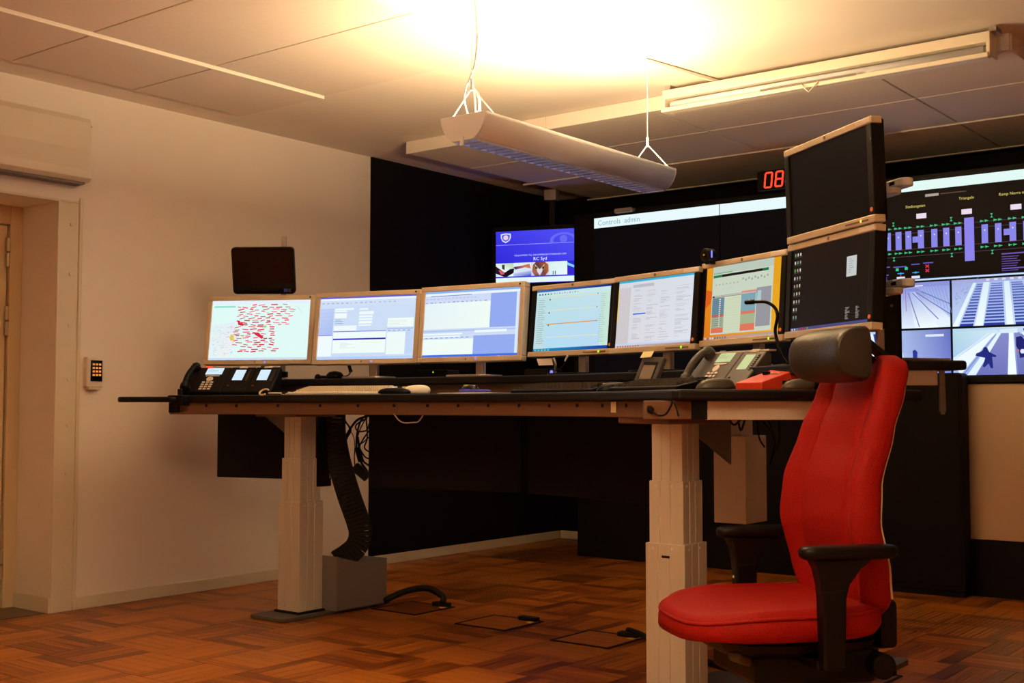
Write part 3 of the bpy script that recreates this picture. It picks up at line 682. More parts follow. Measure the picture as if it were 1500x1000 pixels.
def sheet(wd, ht):
    s = Screen(wd, ht); rnd = random.Random(11)
    s.poly([(0, 0), (1, 0), (1, 1), (0, 1)], [(232, 152, 30), (226, 158, 26), (236, 170, 40), (224, 120, 24)], 0)
    s.poly([(0, .30), (.10, .33), (.07, .5), (0, .56)], (222, 96, 24), 1)
    s.rect(.09, .0, .90, .93, (200, 212, 192), 2); s.rect(.09, .0, .90, .10, (186, 200, 186), 3)
    s.rect(.10, .115, .22, .15, (40, 120, 80), 4); s.rect(.22, .115, .80, .15, (30, 22, 20), 4); s.rect(.76, .115, .84, .15, (30, 110, 70), 5)
    s.rect(.10, .085, .36, .10, (120, 180, 130), 4)
    for k in range(9): s.rect(.5 + k * .04, .2 + .02 * (k % 2), .52 + k * .04, .225 + .02 * (k % 2), (150, 165, 150), 4)
    for k in range(7): s.rect(.13 + k * .05, .24, .15 + k * .05, .26, (170, 182, 166), 4)
    s.rect(.10, .40, .72, .425, (70, 62, 62), 4); s.rect(.13, .403, .70, .42, (196, 190, 176), 5)
    s.rect(.10, .43, .27, .66, (106, 140, 158), 4); s.rect(.10, .66, .27, .69, (206, 96, 78), 4); s.rect(.10, .69, .27, .84, (158, 172, 142), 4); s.rect(.10, .84, .27, .91, (222, 112, 86), 4)
    for k in range(14): s.rect(.12, .44 + k * .028, .25, .444 + k * .028, (60, 76, 92), 5); s.rect(.20, .445 + k * .028, .222, .462 + k * .028, (214, 216, 200), 6)
    s.rect(.28, .43, .50, .90, (206, 216, 186), 3)
    for k in range(14): s.rect(.28, .46 + k * .032, .50, .462 + k * .032, (176, 188, 164), 4)
    s.rect(.50, .38, .70, .41, (220, 140, 120), 4); s.rect(.50, .41, .69, .65, (126, 164, 178), 4); s.rect(.50, .65, .69, .69, (216, 120, 96), 4)
    s.rect(.50, .69, .69, .82, (166, 178, 140), 4); s.rect(.50, .82, .69, .91, (224, 118, 90), 4); s.rect(.70, .36, .885, .87, (150, 150, 156), 4); s.rect(.71, .40, .76, .56, (170, 200, 204), 5)
    s.poly([(0, .955), (1, .955), (1, 1), (0, 1)], [(206, 140, 70), (176, 150, 140), (186, 170, 160), (200, 110, 50)], 6)
    for k in range(9): s.rect(.02 + k * .035, .965, .04 + k * .035, .99, rnd.choice([(120, 120, 140), (210, 210, 210), (90, 110, 150)]), 7)
    return s
def desktop(wd, ht):
    s = Screen(wd, ht); rnd = random.Random(12); s.rect(0, 0, 1, 1, (27, 18, 15), 0)
    for c in range(3):
        for r in range(9):
            if c == 2 and r > 6: continue
            u, v = .03 + c * .036, .045 + r * .096
            s.rect(u, v, u + .016, v + .036, rnd.choice([(196, 190, 180), (150, 150, 150), (214, 208, 196), (120, 150, 130), (186, 160, 130)]), 1); s.rect(u - .003, v + .045, u + .02, v + .053, (90, 82, 76), 1)
    s.rect(.03, .235, .046, .275, (60, 170, 70), 2)
    s.poly([(.72, .22), (.84, .22), (.84, .45), (.72, .45)], (196, 202, 200), 1)
    for k in range(7): s.rect(.745, .25 + k * .025, .745 + rnd.uniform(.03, .07), .257 + k * .025, (150, 158, 160), 2)
    for u in (.72, .845):
        for k in range(10): s.rect(u, .80 + k * .014, u + rnd.uniform(.02, .055), .805 + k * .014, (172, 164, 156), 1)
    s.rect(0, .962, 1, 1, (70, 72, 120), 1)
    for k in range(7): s.rect(.02 + k * .035, .968, .04 + k * .035, .995, rnd.choice([(190, 190, 190), (90, 140, 170), (170, 60, 60), (90, 150, 90)]), 2)
    return s

SW, SHH = 0.585, 0.362
G1 = 'silver monitors on the left half of the desk'; G2 = 'black monitors with silver strips on the right half of the desk'
monitor('leftmost silver monitor showing a pale map covered in red marks', -4.848, 4.117, 1.409, R(27.1), R(8.9), SW, SHH, 'silver', dash_map, group=G1)
monitor('silver monitor showing a pale blue form with a thick blue bar', -4.202, 4.239, 1.402, R(15.2), R(7.0), SW, SHH, 'silver', forms, group=G1)
monitor('silver monitor showing white lists beside solid blue areas', -3.589, 4.302, 1.402, R(5.0), R(5.5), SW, SHH, 'silver', lists, group=G1)
HW_, HH_ = 0.510, 0.325
monitor('black-sided monitor showing a light blue window with an orange line', -3.042, 4.335, 1.398, R(-8.6), R(6.0), HW_, HH_, 'hp', timeline, group=G2)
monitor('black-sided monitor showing a pale grey page of text columns', -2.532, 4.184, 1.395, R(-16.7), R(5.6), HW_, HH_, 'hp', document, group=G2)
monitor('black-sided monitor showing a spreadsheet on an orange desktop', -2.061, 4.023, 1.405, R(-25.8), R(4.5), HW_, HH_, 'hp', sheet, group=G2)
HW7 = 0.545
monitor('black-sided monitor showing a dark desktop with icon columns, below another monitor', -1.592, 3.716, 1.409, R(-36.5), R(3.3), HW7, HH_, 'hp', desktop, stand=False, group=G2)
up8 = monitor('switched-off black monitor mounted above the dark desktop monitor', -1.586, 3.708, 1.736, R(-36.5), R(-1.6), HW7, HH_, 'hp', None, 'led_amber', stand=False, group=G2)
# twin pole and arms carrying the stacked pair
t = thing('monitor_pole', 'tall steel pole with two bent arms holding the stacked pair of monitors', 'monitor arm', (-1.44, 3.86, SH1), R(-36.5))
MB().box((-0.012, -0.048, 0.0), (0.008, -0.024, 0.66)).build('pole', 'post', t, bevel=0.004)
MB().cbox((0.0, -0.035, 0.006), (0.14, 0.12, 0.012)).build('pole_base', 'plastic', t, bevel=0.003)
for z in (0.255, 0.575):
    MB().prism(rrect(-0.02, 0.0, 0.145, 0.05, 0.024), z - 0.014, z + 0.012).xf(Matrix.Translation((0, -0.04, 0))).build('arm', 'lamp_white', t, bevel=0.004)
    MB().prism(rrect(-0.02, 0.0, 0.110, 0.05, 0.024), z - 0.034, z - 0.014).xf(Matrix.Translation((0, -0.06, 0))).build('lower_arm', 'lamp_white', t, bevel=0.004)
    MB().box((-0.08, -0.10, z - 0.03), (0.04, -0.04, z + 0.02)).build('mount_plate', 'plastic', t, bevel=0.003)
    MB().box((0.075, -0.043, z - 0.006), (0.10, -0.036, z + 0.004)).build('cable_clip', 'plastic', t)

# small dark tablet screen on its own post
t = thing('tablet_display', 'small black switched-off touch display on a thin post above the map monitor', 'display', (-5.00, 4.27, SH1), R(35.6))
m = Matrix.Translation((0, 0, 1.738 - SH1)) @ Matrix.Rotation(R(14), 4, 'X')
o = MB().prism(rrect(-0.168, -0.126, 0.168, 0.126, 0.02), 0, 0.032, 'y').build('housing', 'plastic', t, bevel=0.004); place(o, m)
o = MB().prism(rrect(-0.158, -0.114, 0.158, 0.116, 0.012), -0.001, 0.002, 'y').build('glass', 'gloss', t); place(o, m)
for k, mt in enumerate(('blue_plastic', 'phone_grey')):
    o = MB().cbox((0.118 + k * 0.021, -0.0015, -0.105), (0.022 - 0.008 * k, 0.002, 0.018)).build('sticker', mt, t); place(o, m)
MB().box((0.085, 0.05, 0), (0.110, 0.075, 0.78)).build('post', 'post', t, bevel=0.003)
MB().box((0.06, 0.02, 0.53), (0.13, 0.06, 0.62)).build('mount', 'plastic', t, bevel=0.003)
MB().cbox((0.098, 0.062, 0.005), (0.09, 0.09, 0.010)).build('post_base', 'plastic', t, bevel=0.003)
MB().cyl((0.0975, 0.0625, 0.02), (0.0975, 0.0625, 0.05), 0.028, 12).build('clamp_collar', 'plastic', t)

# webcam standing on the document monitor's corner
wc = at(1041, 384, 4.62); t = thing('webcam', 'small black round webcam perched on top of the spreadsheet monitor', 'webcam', (wc.x, wc.y, wc.z - 0.004), R(-20))
MB().cyl((0, -0.03, 0.030), (0, 0.01, 0.030), 0.026, 18).build('body', 'plastic', t, bevel=0.004)
MB().cyl((0, -0.033, 0.030), (0, -0.029, 0.030), 0.011, 14).build('lens', 'gloss', t)
MB().cyl((0, -0.0345, 0.030), (0, -0.033, 0.030), 0.004, 10).build('lens_glass', 'yellow', t)
MB().box((-0.012, -0.02, -0.004), (0.012, 0.03, 0.008)).build('clip', 'plastic', t, bevel=0.002)
MB().box((0.027, -0.022, 0.018), (0.029, -0.016, 0.045)).build('status_light', 'led_blue', t)

# ================================================================== VIDEO WALL
VY = 6.70
vw = thing('video_wall', 'large black video wall of flush display panels along the rear', 'video wall', (-3.1, VY, 0))
VX = [-4.508, -3.567, -2.626, -1.685, -0.744]; VZ = [1.180, 1.712, 2.282]
def vx(x): return x + 3.1
MB().box((vx(-4.74), 0.13, 0.0), (vx(-2.62), 0.55, 1.14)).build('base_cabinet', 'panel_black', vw, bevel=0.004)
MB().box((vx(-2.615), 0.004, 0.0), (vx(-0.60), 0.45, 0.30)).build('plinth', 'panel_black', vw)  # black band standing in for the front's gradual fade to black near the floor
for a, b in ((-2.615, -1.675), (-1.670, -0.60)): MB().box((vx(a), 0.010, 0.302), (vx(b), 0.45, 1.138)).build('cabinet_front', 'cabinet_metal', vw, bevel=0.003)
MB().box((vx(-4.68), 0.012, 1.14), (vx(-0.60), 0.45, 2.31)).build('display_frame', 'plastic', vw, bevel=0.004)
MB().box((vx(-4.57), -0.012, 1.142), (vx(-0.66), 0.012, 1.178)).build('lower_ledge', 'plastic', vw, bevel=0.003)
def vpanel(i, r, draw, lab=None):
    x0, x1, z0, z1 = VX[i], VX[i + 1], VZ[r], VZ[r + 1]; g = 0.0025
    s = Screen(x1 - x0 - 2 * g, z1 - z0 - 2 * g); draw(s)
    s.build('display_panel', vw, (vx((x0 + x1) / 2), 0.0, (z0 + z1) / 2), label=lab)
def dark(s): s.rect(0, 0, 1, 1, (9, 7, 9), 0)
def bar_text(s):
    dark(s); s.rect(0, .015, 1, .135, (232, 250, 252), 1); s.text('Controls  admin', .03, .105, .05, (120, 170, 190), 2)
def bar(s):
    dark(s); s.rect(0, .015, 1, .135, (232, 250, 252), 1)
def diagram(s):
    rnd = random.Random(4)
    s.poly([(0, 0), (1, 0), (1, 1), (0, 1)], [(20, 12, 10), (22, 14, 11), (20, 12, 9), (16, 10, 9)], 0)
    s.rect(0, .01, 1, .105, (226, 250, 244), 1)
    s.rect(.36, .15, .44, .175, (176, 160, 150), 1); s.rect(.45, .155, .60, .165, (90, 70, 60), 1)
    for u, tx in ((.30, 'Stadiongatan'), (.60, 'Triangeln'), (.86, 'Ramp Norra utg')): s.text(tx, u, .27 - .03 * (u > .5), .022, (226, 206, 110), 2, 'CENTER')
    for u in (.335, .60, .875): s.rect(u - .03, .335, u + .03, .385, (236, 220, 236), 2)
    for v in (.47, .52, .68, .75): s.rect(.02, v, 1, v + .005, (74, 60, 74), 1)
    cols = (.07, .13, .195, .255, .33, .41, .48, .55, .70, .775, .855, .93, .995)
    for k, u in enumerate(cols):
        c = (136, 134, 232); s.rect(u - .018, .50, min(1, u + .018), .68, c, 2)
        if k in (0,): s.rect(u - .035, .57, u + .035, .61, c, 3)
        if k in (4, 10): s.rect(u - .05, .56, u - .01, .62, c, 3)
        s.disc(min(.99, u), .555, .004, (220, 230, 255), 4)
        for dv in (.465, .715):
            for du in (-.014, .012):
                if u + du + .012 < 1: s.poly([(u + du - .011, dv - .012), (u + du + .012, dv), (u + du - .011, dv + .012)], (60, 190, 130), 3)
    s.rect(.585, .42, .64, .84, (140, 132, 236), 3)
    for u in (.165, .51, .74, .965):
        for v in (.42, .77): s.poly([(u - .008, v - .02), (u + .008, v - .02), (u, v), (u + .008, v + .02), (u - .008, v + .02), (u, v)], (60, 190, 130), 3)
    for k, (u, v, L) in enumerate(((.03, .84, .11), (.03, .885, .06), (.03, .92, .10), (.03, .945, .09), (.03, .965, .09), (.16, .845, .08), (.27, .83, .05), (.34, .825, .06))): s.rect(u, v, u + L, v + .010, (100, 92, 190), 2)
    for u, v in ((.175, .875), (.23, .868)): s.rect(u, v - .012, u + .018, v + .016, (50, 200, 140), 3)
    for v in (.862, .905): s.line(.355, v - .014, .375, v + .014, .006, (220, 50, 80), 3); s.line(.375, v - .014, .355, v + .014, .006, (220, 50, 80), 3)
    for u in (.205, .295): s.rect(u - .02, .912, u + .02, .922, (50, 150, 220), 3); s.disc(u, .917, .006, (50, 170, 230), 4)
    s.disc(.205, .94, .004, (220, 60, 50), 4); s.rect(.18, .95, .23, .975, (226, 226, 250), 3); s.rect(.27, .95, .32, .975, (226, 226, 250), 3)
    s.rect(.79, .79, .98, .802, (110, 88, 180), 2)
    for k in range(5): s.rect(.79, .82 + k * .022, .79 + rnd.uniform(.08, .14), .828 + k * .022, (96, 72, 150), 2)
    s.rect(.79, .93, .94, .942, (110, 88, 180), 2); s.rect(.79, .952, .88, .96, (96, 72, 150), 2)
    s.rect(0, .978, 1, .984, (30, 50, 110), 1); s.rect(0, .984, 1, 1, (200, 224, 252), 1)
def feed_base(s, c0, c1, c2, c3): s.poly([(0, 0), (1, 0), (1, 1), (0, 1)], [c0, c1, c2, c3], 0)
def feed_tunnel(s):
    feed_base(s, (150, 170, 246), (120, 136, 220), (190, 214, 252), (232, 246, 255))
    s.poly([(0, .75), (.32, .12), (.62, .12), (1, .8), (1, 1), (0, 1)], [(226, 244, 255), (120, 130, 216), (104, 116, 206), (226, 240, 255), (226, 244, 255), (240, 252, 255)], 1)
    s.poly([(.36, .2), (.42, .2), (.30, 1), (.05, 1)], [(150, 170, 232), (190, 210, 250), (244, 254, 255), (244, 254, 255)], 2)
    s.poly([(.52, .2), (.58, .2), (.86, 1), (.62, 1)], [(150, 170, 232), (180, 200, 248), (244, 254, 255), (244, 254, 255)], 2)
    s.poly([(.44, .18), (.49, .18), (.58, 1), (.38, 1)], [(130, 140, 216), (130, 140, 216), (226, 240, 255), (226, 240, 255)], 2)
    s.line(.465, .15, .47, .62, .004, (150, 90, 160), 3)
    for a, b in (((.55, .22), (.86, .82)), ((.60, .22), (1, .72)), ((.34, .22), (.02, .62)), ((.40, .22), (.28, .98)), ((.50, .22), (.63, .98)), ((.66, .2), (1, .5))): s.line(a[0], a[1], b[0], b[1], .005, (70, 84, 176), 3)
    for k in range(9): s.line(.62 + k * .04, .02 + k * .015, .70 + k * .04, .30 + k * .05, .002, (100, 112, 204), 2)
    s.rect(.0, .0, 1, .10, (120, 132, 214), 2); s.rect(.52, .06, .68, .085, (226, 236, 255), 3)
    for u in (.28, .62): s.disc(u, .09, .004, (220, 150, 190), 4)
def feed_stairs(s):
    feed_base(s, (140, 156, 222), (170, 186, 236), (200, 224, 252), (190, 214, 250))
    for k in range(24):
        rr = random.Random(k); u, v = rr.uniform(0, .3), rr.uniform(0, .5); s.line(u, v, u + rr.uniform(-.04, .06), v + rr.uniform(-.1, .1), .002, (96, 112, 196), 1)
    for (a, b, c, d) in ((.30, .36, .08, .24), (.46, .58, .36, .60), (.68, .80, .72, .98)):
        s.poly([(a, .1), (b, .1), (d, 1), (c, 1)], [(70, 86, 180), (70, 86, 180), (40, 54, 150), (40, 54, 150)], 2)
        n = 15
        for k in range(n):
            v = .1 + .9 * (k / n) ** 1.15; t_ = (v - .1) / .9; s.line(a + (c - a) * t_, v, b + (d - b) * t_, v, .0045 + .004 * t_, (150, 180, 244), 3)
    for (a, b, c, d) in ((.25, .29, 0, .06), (.37, .44, .26, .35), (.60, .66, .62, .70), (.82, .87, 1.0, 1.0)):
        s.poly([(a, .08), (b, .08), (d, 1), (c, 1)], [(214, 236, 252), (214, 236, 252), (240, 254, 255), (240, 254, 255)], 4)
    s.rect(0, 0, 1, .07, (150, 160, 214), 5)
    for k in range(6): s.rect(.4 + k * .09, .01, .44 + k * .09, .05, (220, 220, 240), 6)
def feed_hall(s):
    s.poly([(0, 0), (1, 0), (1, 1), (0, 1)], [(186, 214, 248), (60, 78, 186), (84, 104, 206), (232, 248, 255)], 0)
    s.poly([(0, .05), (.35, .05), (.45, .7), (.3, .9), (0, 1)], [(226, 246, 255), (206, 230, 252), (190, 216, 250), (226, 246, 255), (240, 252, 255)], 1)
    for a in (.05, .17, .29): s.poly([(a, .05), (a + .04, .05), (a + .13, .68), (a + .07, .72)], (52, 66, 160), 2)
    for u, v in ((.10, .72), (.18, .68), (.38, .70)): s.disc(u, v, .010, (60, 76, 170), 3)
    s.poly([(.54, .45), (.57, .42), (.60, .48), (.59, .85), (.55, .85)], (44, 56, 150), 3); s.rect(.70, .10, .92, .15, (220, 230, 252), 4)
    s.poly([(.0, .72), (.5, .80), (.8, 1), (0, 1)], [(240, 252, 255), (200, 222, 252), (130, 154, 232), (240, 252, 255)], 2)
def feed_people(s):
    s.poly([(0, 0), (1, 0), (1, 1), (0, 1)], [(176, 212, 240), (200, 220, 250), (70, 84, 190), (150, 176, 240)], 0)
    s.poly([(0, .05), (.5, .05), (.55, .12), (0, .6)], [(170, 216, 226), (196, 230, 240), (206, 230, 250), (160, 200, 236)], 1)
    s.poly([(.56, .12), (.64, .12), (.66, 1), (.26, 1)], [(110, 118, 196), (110, 118, 196), (76, 86, 180), (70, 80, 176)], 2)
    s.poly([(.70, .12), (.76, .12), (1, .7), (1, 1), (.74, 1)], [(110, 118, 196), (110, 118, 196), (80, 90, 190), (70, 80, 176), (70, 80, 176)], 2)
    for (a, b, c, d, col) in ((.645, .69, .62, .72, (244, 254, 255)), (.52, .56, .16, .26, (226, 244, 255)), (.46, .49, .0, .08, (236, 250, 255)), (.78, .82, 1.0, 1.0, (220, 240, 255)), (.40, .43, 0, 0, (214, 236, 252))):
        s.poly([(a, .12), (b, .12), (d, 1 if d > .05 else .62), (c, 1 if c > .0 else .68)], col, 3)
    s.line(.50, .14, .12, .98, .004, (80, 92, 190), 4); s.line(.78, .16, 1, .56, .006, (60, 72, 170), 4)
    s.poly([(.33, .50), (.36, .44), (.40, .45), (.42, .52), (.50, .60), (.49, .63), (.45, .62), (.46, .86), (.43, .86), (.41, .76), (.36, .84), (.34, .82), (.37, .64), (.26, .59), (.27, .54)], (38, 44, 128), 5)
    s.disc(.375, .455, .012, (34, 38, 116), 6)
    s.poly([(.72, .22), (.78, .20), (.82, .30), (.92, .34), (.92, .44), (.84, .50), (.82, .64), (.76, .66), (.75, .52), (.72, .40)], (34, 36, 110), 5); s.disc(.79, .52, .012, (220, 230, 255), 6); s.disc(.74, .50, .007, (180, 80, 110), 6)
    for k in range(9):
        rr = random.Random(k + 30); u, v = .82 + rr.uniform(0, .16), rr.uniform(.04, .26); s.disc(u, v, .009, (44, 54, 140), 4)
    s.poly([(.54, .05), (.74, .03), (.74, .13), (.54, .13)], (214, 236, 250), 4)
vpanel(0, 1, bar_text); vpanel(1, 1, bar); vpanel(2, 1, diagram); vpanel(3, 1, dark)
vpanel(0, 0, dark); vpanel(1, 0, dark); vpanel(3, 0, dark)
mx_, mz_ = (VX[2] + VX[3]) / 2, 1.446
for (x0, x1, z0, z1, fn) in ((VX[2], mx_, mz_, VZ[1], feed_tunnel), (mx_, VX[3], mz_, VZ[1], feed_stairs), (VX[2], mx_, VZ[0], mz_, feed_hall), (mx_, VX[3], VZ[0], mz_, feed_people)):
    s = Screen(x1 - x0 - 0.012, z1 - z0 - 0.012); fn(s); s.c = [tuple(1 - (1 - q) * 0.90 for q in c[:3]) + (1,) if sum(c[:3]) > 0.5 else c for c in s.c]; s.build('camera_feed', vw, (vx((x0 + x1) / 2), 0.0, (z0 + z1) / 2 - 0.002))
MB().prism(rrect(vx(-4.33), 2.285, vx(-4.19), 2.315, 0.012), -0.03, 0.06, 'y').build('control_sensor', 'post', vw, bevel=0.004)

# ================================================================== LED CLOCK
t = thing('led_clock', 'black wall clock with red digits reading 08 above the video wall', 'clock', (-3.06, 6.66, 2.312))
MB().box((-0.22, -0.02, 0.0), (0.22, 0.04, 0.118)).build('housing', 'plastic', t, bevel=0.004)
def digit(x, segs, mt):
    hw_, hh = 0.022, 0.044; th = 0.010; sk = 0.10
    S = {'a': ((-hw_, hh), (hw_, hh)), 'g': ((-hw_, 0), (hw_, 0)), 'd': ((-hw_, -hh), (hw_, -hh)), 'f': ((-hw_, 0), (-hw_, hh)), 'b': ((hw_, 0), (hw_, hh)), 'e': ((-hw_, -hh), (-hw_, 0)), 'c': ((hw_, -hh), (hw_, 0))}
    for k in segs:
        (x0, z0), (x1, z1) = S[k]; d = Vector((x1 - x0, 0, z1 - z0)).normalized() * 0.004; n = Vector((-d.z, 0, d.x)).normalized() * th / 2
        a, b = Vector((x0, 0, z0)) + d, Vector((x1, 0, z1)) - d
        pts = [a + n, b + n, b + d * 1.2, b - n, a - n, a - d * 1.2]
        MB().prism([(x + p.x + sk * p.z, 0.060 + p.z) for p in pts], -0.0225, -0.0195, 'y').build('digit_segment', mt, t)
digit(-0.145, 'abcdef', 'led_red'); digit(-0.075, 'abcdefg', 'led_red')
for z in (0.04, 0.075): MB().cyl((-0.030 + 0.1 * (z - 0.06), -0.0225, z), (-0.030 + 0.1 * (z - 0.06), -0.0195, z), 0.006, 8).build('colon_dot', 'led_red', t)

# ================================================================== CEILING-HUNG TELEVISION
t = thing('television', 'flat television hanging from the ceiling in the rear corner with a blue picture', 'television', (-5.03, 6.80, 1.87), R(18.8))
TW, TH = 0.66, 0.372
MB().box((-TW / 2 - 0.028, 0.002, -0.02), (TW / 2 + 0.028, 0.06, TH + 0.045)).build('housing', 'plastic', t, bevel=0.006)
s = Screen(TW, TH)
s.poly([(0, 0), (1, 0), (1, 1), (0, 1)], [(62, 56, 230), (84, 84, 244), (64, 60, 234), (36, 30, 214)], 0)
s.rect(0, .255, 1, .268, (134, 140, 252), 1)
s.poly([(.055, .05), (.11, .035), (.17, .045), (.172, .12), (.155, .18), (.112, .225), (.075, .19), (.055, .12)], (214, 222, 255), 1)
s.poly([(.068, .07), (.11, .058), (.158, .065), (.158, .12), (.145, .17), (.112, .20), (.085, .175), (.068, .12)], (96, 96, 220), 2)
s.disc(.113, .12, .018, (236, 206, 226), 3)
for k in range(18):
    a0, a1 = math.pi * k / 17 * 1.2 - .3, math.pi * (k + 1) / 17 * 1.2 - .3
    for q0, q1 in ((.075, .10),):
        s.poly([(.76 - q0 * math.cos(a0) / TW, .215 - q0 * math.sin(a0) / TH * .55), (.76 - q1 * math.cos(a0) / TW, .215 - q1 * math.sin(a0) / TH * .55), (.76 - q1 * math.cos(a1) / TW, .215 - q1 * math.sin(a1) / TH * .55), (.76 - q0 * math.cos(a1) / TW, .215 - q0 * math.sin(a1) / TH * .55)], (104, 106, 246), 1)
s.disc(.76, .19, .028, (104, 106, 246), 1)
s.text('VÄLKOMMEN TILL INDOMMENDETÖVNINGEN 2009', .50, .485, .0165, (206, 216, 255), 3, 'CENTER')
s.text('RC Syd', .50, .575, .034, (240, 246, 255), 3, 'CENTER')
pv0, pv1 = .61, .865
def T(u, v): return (u, pv0 + (pv1 - pv0) * v)
s.poly([T(0, 0), T(.20, 0), T(.20, 1), T(0, 1)], [(226, 240, 240), (180, 210, 160), (240, 250, 250), (220, 235, 240)], 1)
s.poly([T(.0, .2), T(.08, .6), T(.14, .9), T(.09, 1), T(0, .75)], (40, 20, 40), 2); s.poly([T(.03, .5), T(.07, .55), T(.10, .8), T(.06, .85)], (220, 90, 110), 3)
s.poly([T(.10, .7), T(.16, .45), T(.21, .4), T(.20, .75), T(.13, 1), T(.09, 1)], (24, 14, 30), 3); s.poly([T(.07, .1), T(.10, .1), T(.10, .5), T(.07, .4)], (60, 60, 40), 3)
s.poly([T(.20, 0), T(.40, 0), T(.40, 1), T(.20, 1)], [(230, 245, 245), (225, 240, 235), (200, 215, 245), (210, 225, 250)], 1)
s.poly([T(.20, .30), T(.30, .22), T(.38, .10), T(.395, .45), T(.33, .35), T(.22, .5)], [(40, 24, 90), (190, 80, 90), (226, 100, 60), (230, 110, 60), (200, 120, 110), (60, 40, 120)], 2)
s.poly([T(.20, .8), T(.40, .6), T(.40, 1), T(.20, 1)], [(190, 206, 240), (180, 200, 240), (60, 50, 200), (170, 190, 240)], 2)
s.poly([T(.40, 0), T(.60, 0), T(.60, 1), T(.40, 1)], [(230, 220, 230), (226, 220, 226), (214, 206, 226), (206, 200, 226)], 1)
s.poly([T(.42, .2), T(.45, .0), T(.55, .0), T(.59, .2), T(.595, .7), T(.56, 1), T(.44, 1), T(.41, .7)], [(176, 96, 56), (90, 50, 60), (90, 50, 60), (190, 100, 50), (206, 120, 60), (120, 70, 70), (120, 80, 80), (180, 110, 80)], 2)
for u in (.455, .535): s.disc(u, pv0 + .11, .014, (150, 120, 60), 3); s.disc(u, pv0 + .11, .007, (30, 20, 20), 4)
s.poly([T(.44, .15), T(.495, .55), T(.55, .15), T(.52, .75), T(.495, 1), T(.47, .75)], (220, 214, 226), 3)
s.poly([T(.60, 0), T(.80, 0), T(.80, 1), T(.60, 1)], [(214, 244, 232), (224, 248, 240), (236, 250, 255), (220, 240, 250)], 1)
for u in (.64, .665): s.rect(u, pv0 + .18, u + .008, pv0 + .25, (40, 30, 90), 3)
s.poly([T(.80, 0), T(1, 0), T(1, 1), T(.80, 1)], [(40, 40, 200), (30, 26, 190), (60, 50, 220), (50, 40, 210)], 1)
s.poly([T(.80, .1), T(.80, .3), T(.955, .72), T(.965, .6)], [(120, 220, 250), (130, 190, 250), (150, 220, 252), (90, 170, 250)], 2); s.poly([T(.96, .62), T(1, .0), T(1, .35), T(.965, .72)], [(150, 230, 252), (60, 170, 240), (90, 200, 250), (150, 220, 252)], 2)
s.rect(0, .89, 1, .99, (228, 248, 246), 2); s.rect(.92, .93, .985, .945, (170, 180, 206), 3)
s.build('screen', t, (0, 0, 0.012 + TH / 2))
MB().box((0.02, 0.06, 0.10), (0.10, 0.10, 0.30)).build('mount', 'plastic', t, bevel=0.003)
MB().box((0.045, 0.075, 0.20), (0.085, 0.11, 0.70)).build('ceiling_post', 'plastic', t)
MB().box((0.015, 0.045, 0.60), (0.10, 0.13, 0.675)).build('ceiling_bracket', 'post', t, bevel=0.003)

# ================================================================== NEIGHBOURING DESK, PARTITION
t = thing('side_desk', 'black-topped neighbouring desk, raised higher, behind the red chair', 'desk', (-1.55, 4.40, 0))
def S2(p): return (p[0] + 1.55, p[1] - 4.40)
c0, c1 = at(1418, 535, 4.45), at(1250, 535, 4.35)
d_ = (Vector((c1.x, c1.y, 0)) - Vector((c0.x, c0.y, 0))).normalized(); n_ = Vector((d_.y, -d_.x, 0))
if n_.y < 0: n_ = -n_
P0 = Vector((c0.x, c0.y, 0)); P1 = P0 + d_ * 0.52
MB().prism([S2(P0), S2(P1), S2(P1 + n_ * 0.62), S2(P0 + n_ * 0.62)], 1.148, 1.184).build('desk_top', 'desk_black', t, bevel=0.012, seg=3)
f0, f1 = P0 + d_ * 0.105 + n_ * 0.03, P0 + d_ * 0.46 + n_ * 0.03
MB().prism([S2(f0), S2(f1), S2(f1 + n_ * 0.03), S2(f0 + n_ * 0.03)], 1.092, 1.148).build('front_rail', 'alu', t, bevel=0.003)
b0 = P0 + d_ * 0.085 + n_ * 0.025
MB().prism([(0, 1.148), (0.02, 1.148), (0.022, 1.0), (0.014, 0.985), (0.004, 0.985), (-0.004, 1.0)], 0, 0.008, 'y').xf(Matrix.Translation((*S2(b0), 0)) @ Matrix.Rotation(math.atan2(d_.y, d_.x), 4, 'Z')).build('hanging_bracket', 'grey_paint', t, bevel=0.001)
lc = at(1236, 585, 4.62); lc.z = 0
MB().prism([(p[0] + S2(lc)[0], p[1] + S2(lc)[1]) for p in column_profile(0.055)], 0.02, 1.148).build('leg', 'grey_paint', t)
MB().prism([(p[0] + S2(lc)[0], p[1] + S2(lc)[1]) for p in rrect(-0.11, -0.34, 0.11, 0.36, 0.03)], 0, 0.02).build('foot_plate', 'foot', t)
pp = P0 + d_ * 0.20 + n_ * 0.20
tp = thing('paper_stack', 'thin stack of white papers on the raised side desk', 'papers', (pp.x, pp.y, 1.184), math.atan2(d_.y, d_.x))
for k in range(3):
    MB().box((-0.20 + 0.01 * k, -0.20 + 0.015 * k, 0.004 * k), (0.04 + 0.02 * k, 0.10 + 0.01 * k, 0.004 * k + 0.0035)).build('sheet', 'paper', tp, rot=(0, 0, 0.05 * k))
sp = at(1303, 470, 4.55)
t = thing('computer_tower', 'slim black computer case standing on the raised side desk beside the video feeds', 'computer', (sp.x, sp.y, 1.184), R(25))
MB().box((-0.035, -0.10, 0.0), (0.035, 0.12, 0.245)).build('case', 'panel_black', t, bevel=0.004)
MB().box((-0.030, -0.104, 0.01), (0.030, -0.099, 0.235)).build('front_panel', 'panel_black', t, bevel=0.002)
MB().cyl((0.0, -0.106, 0.20), (0.0, -0.103, 0.20), 0.006, 10).build('power_button', 'grey_paint', t)

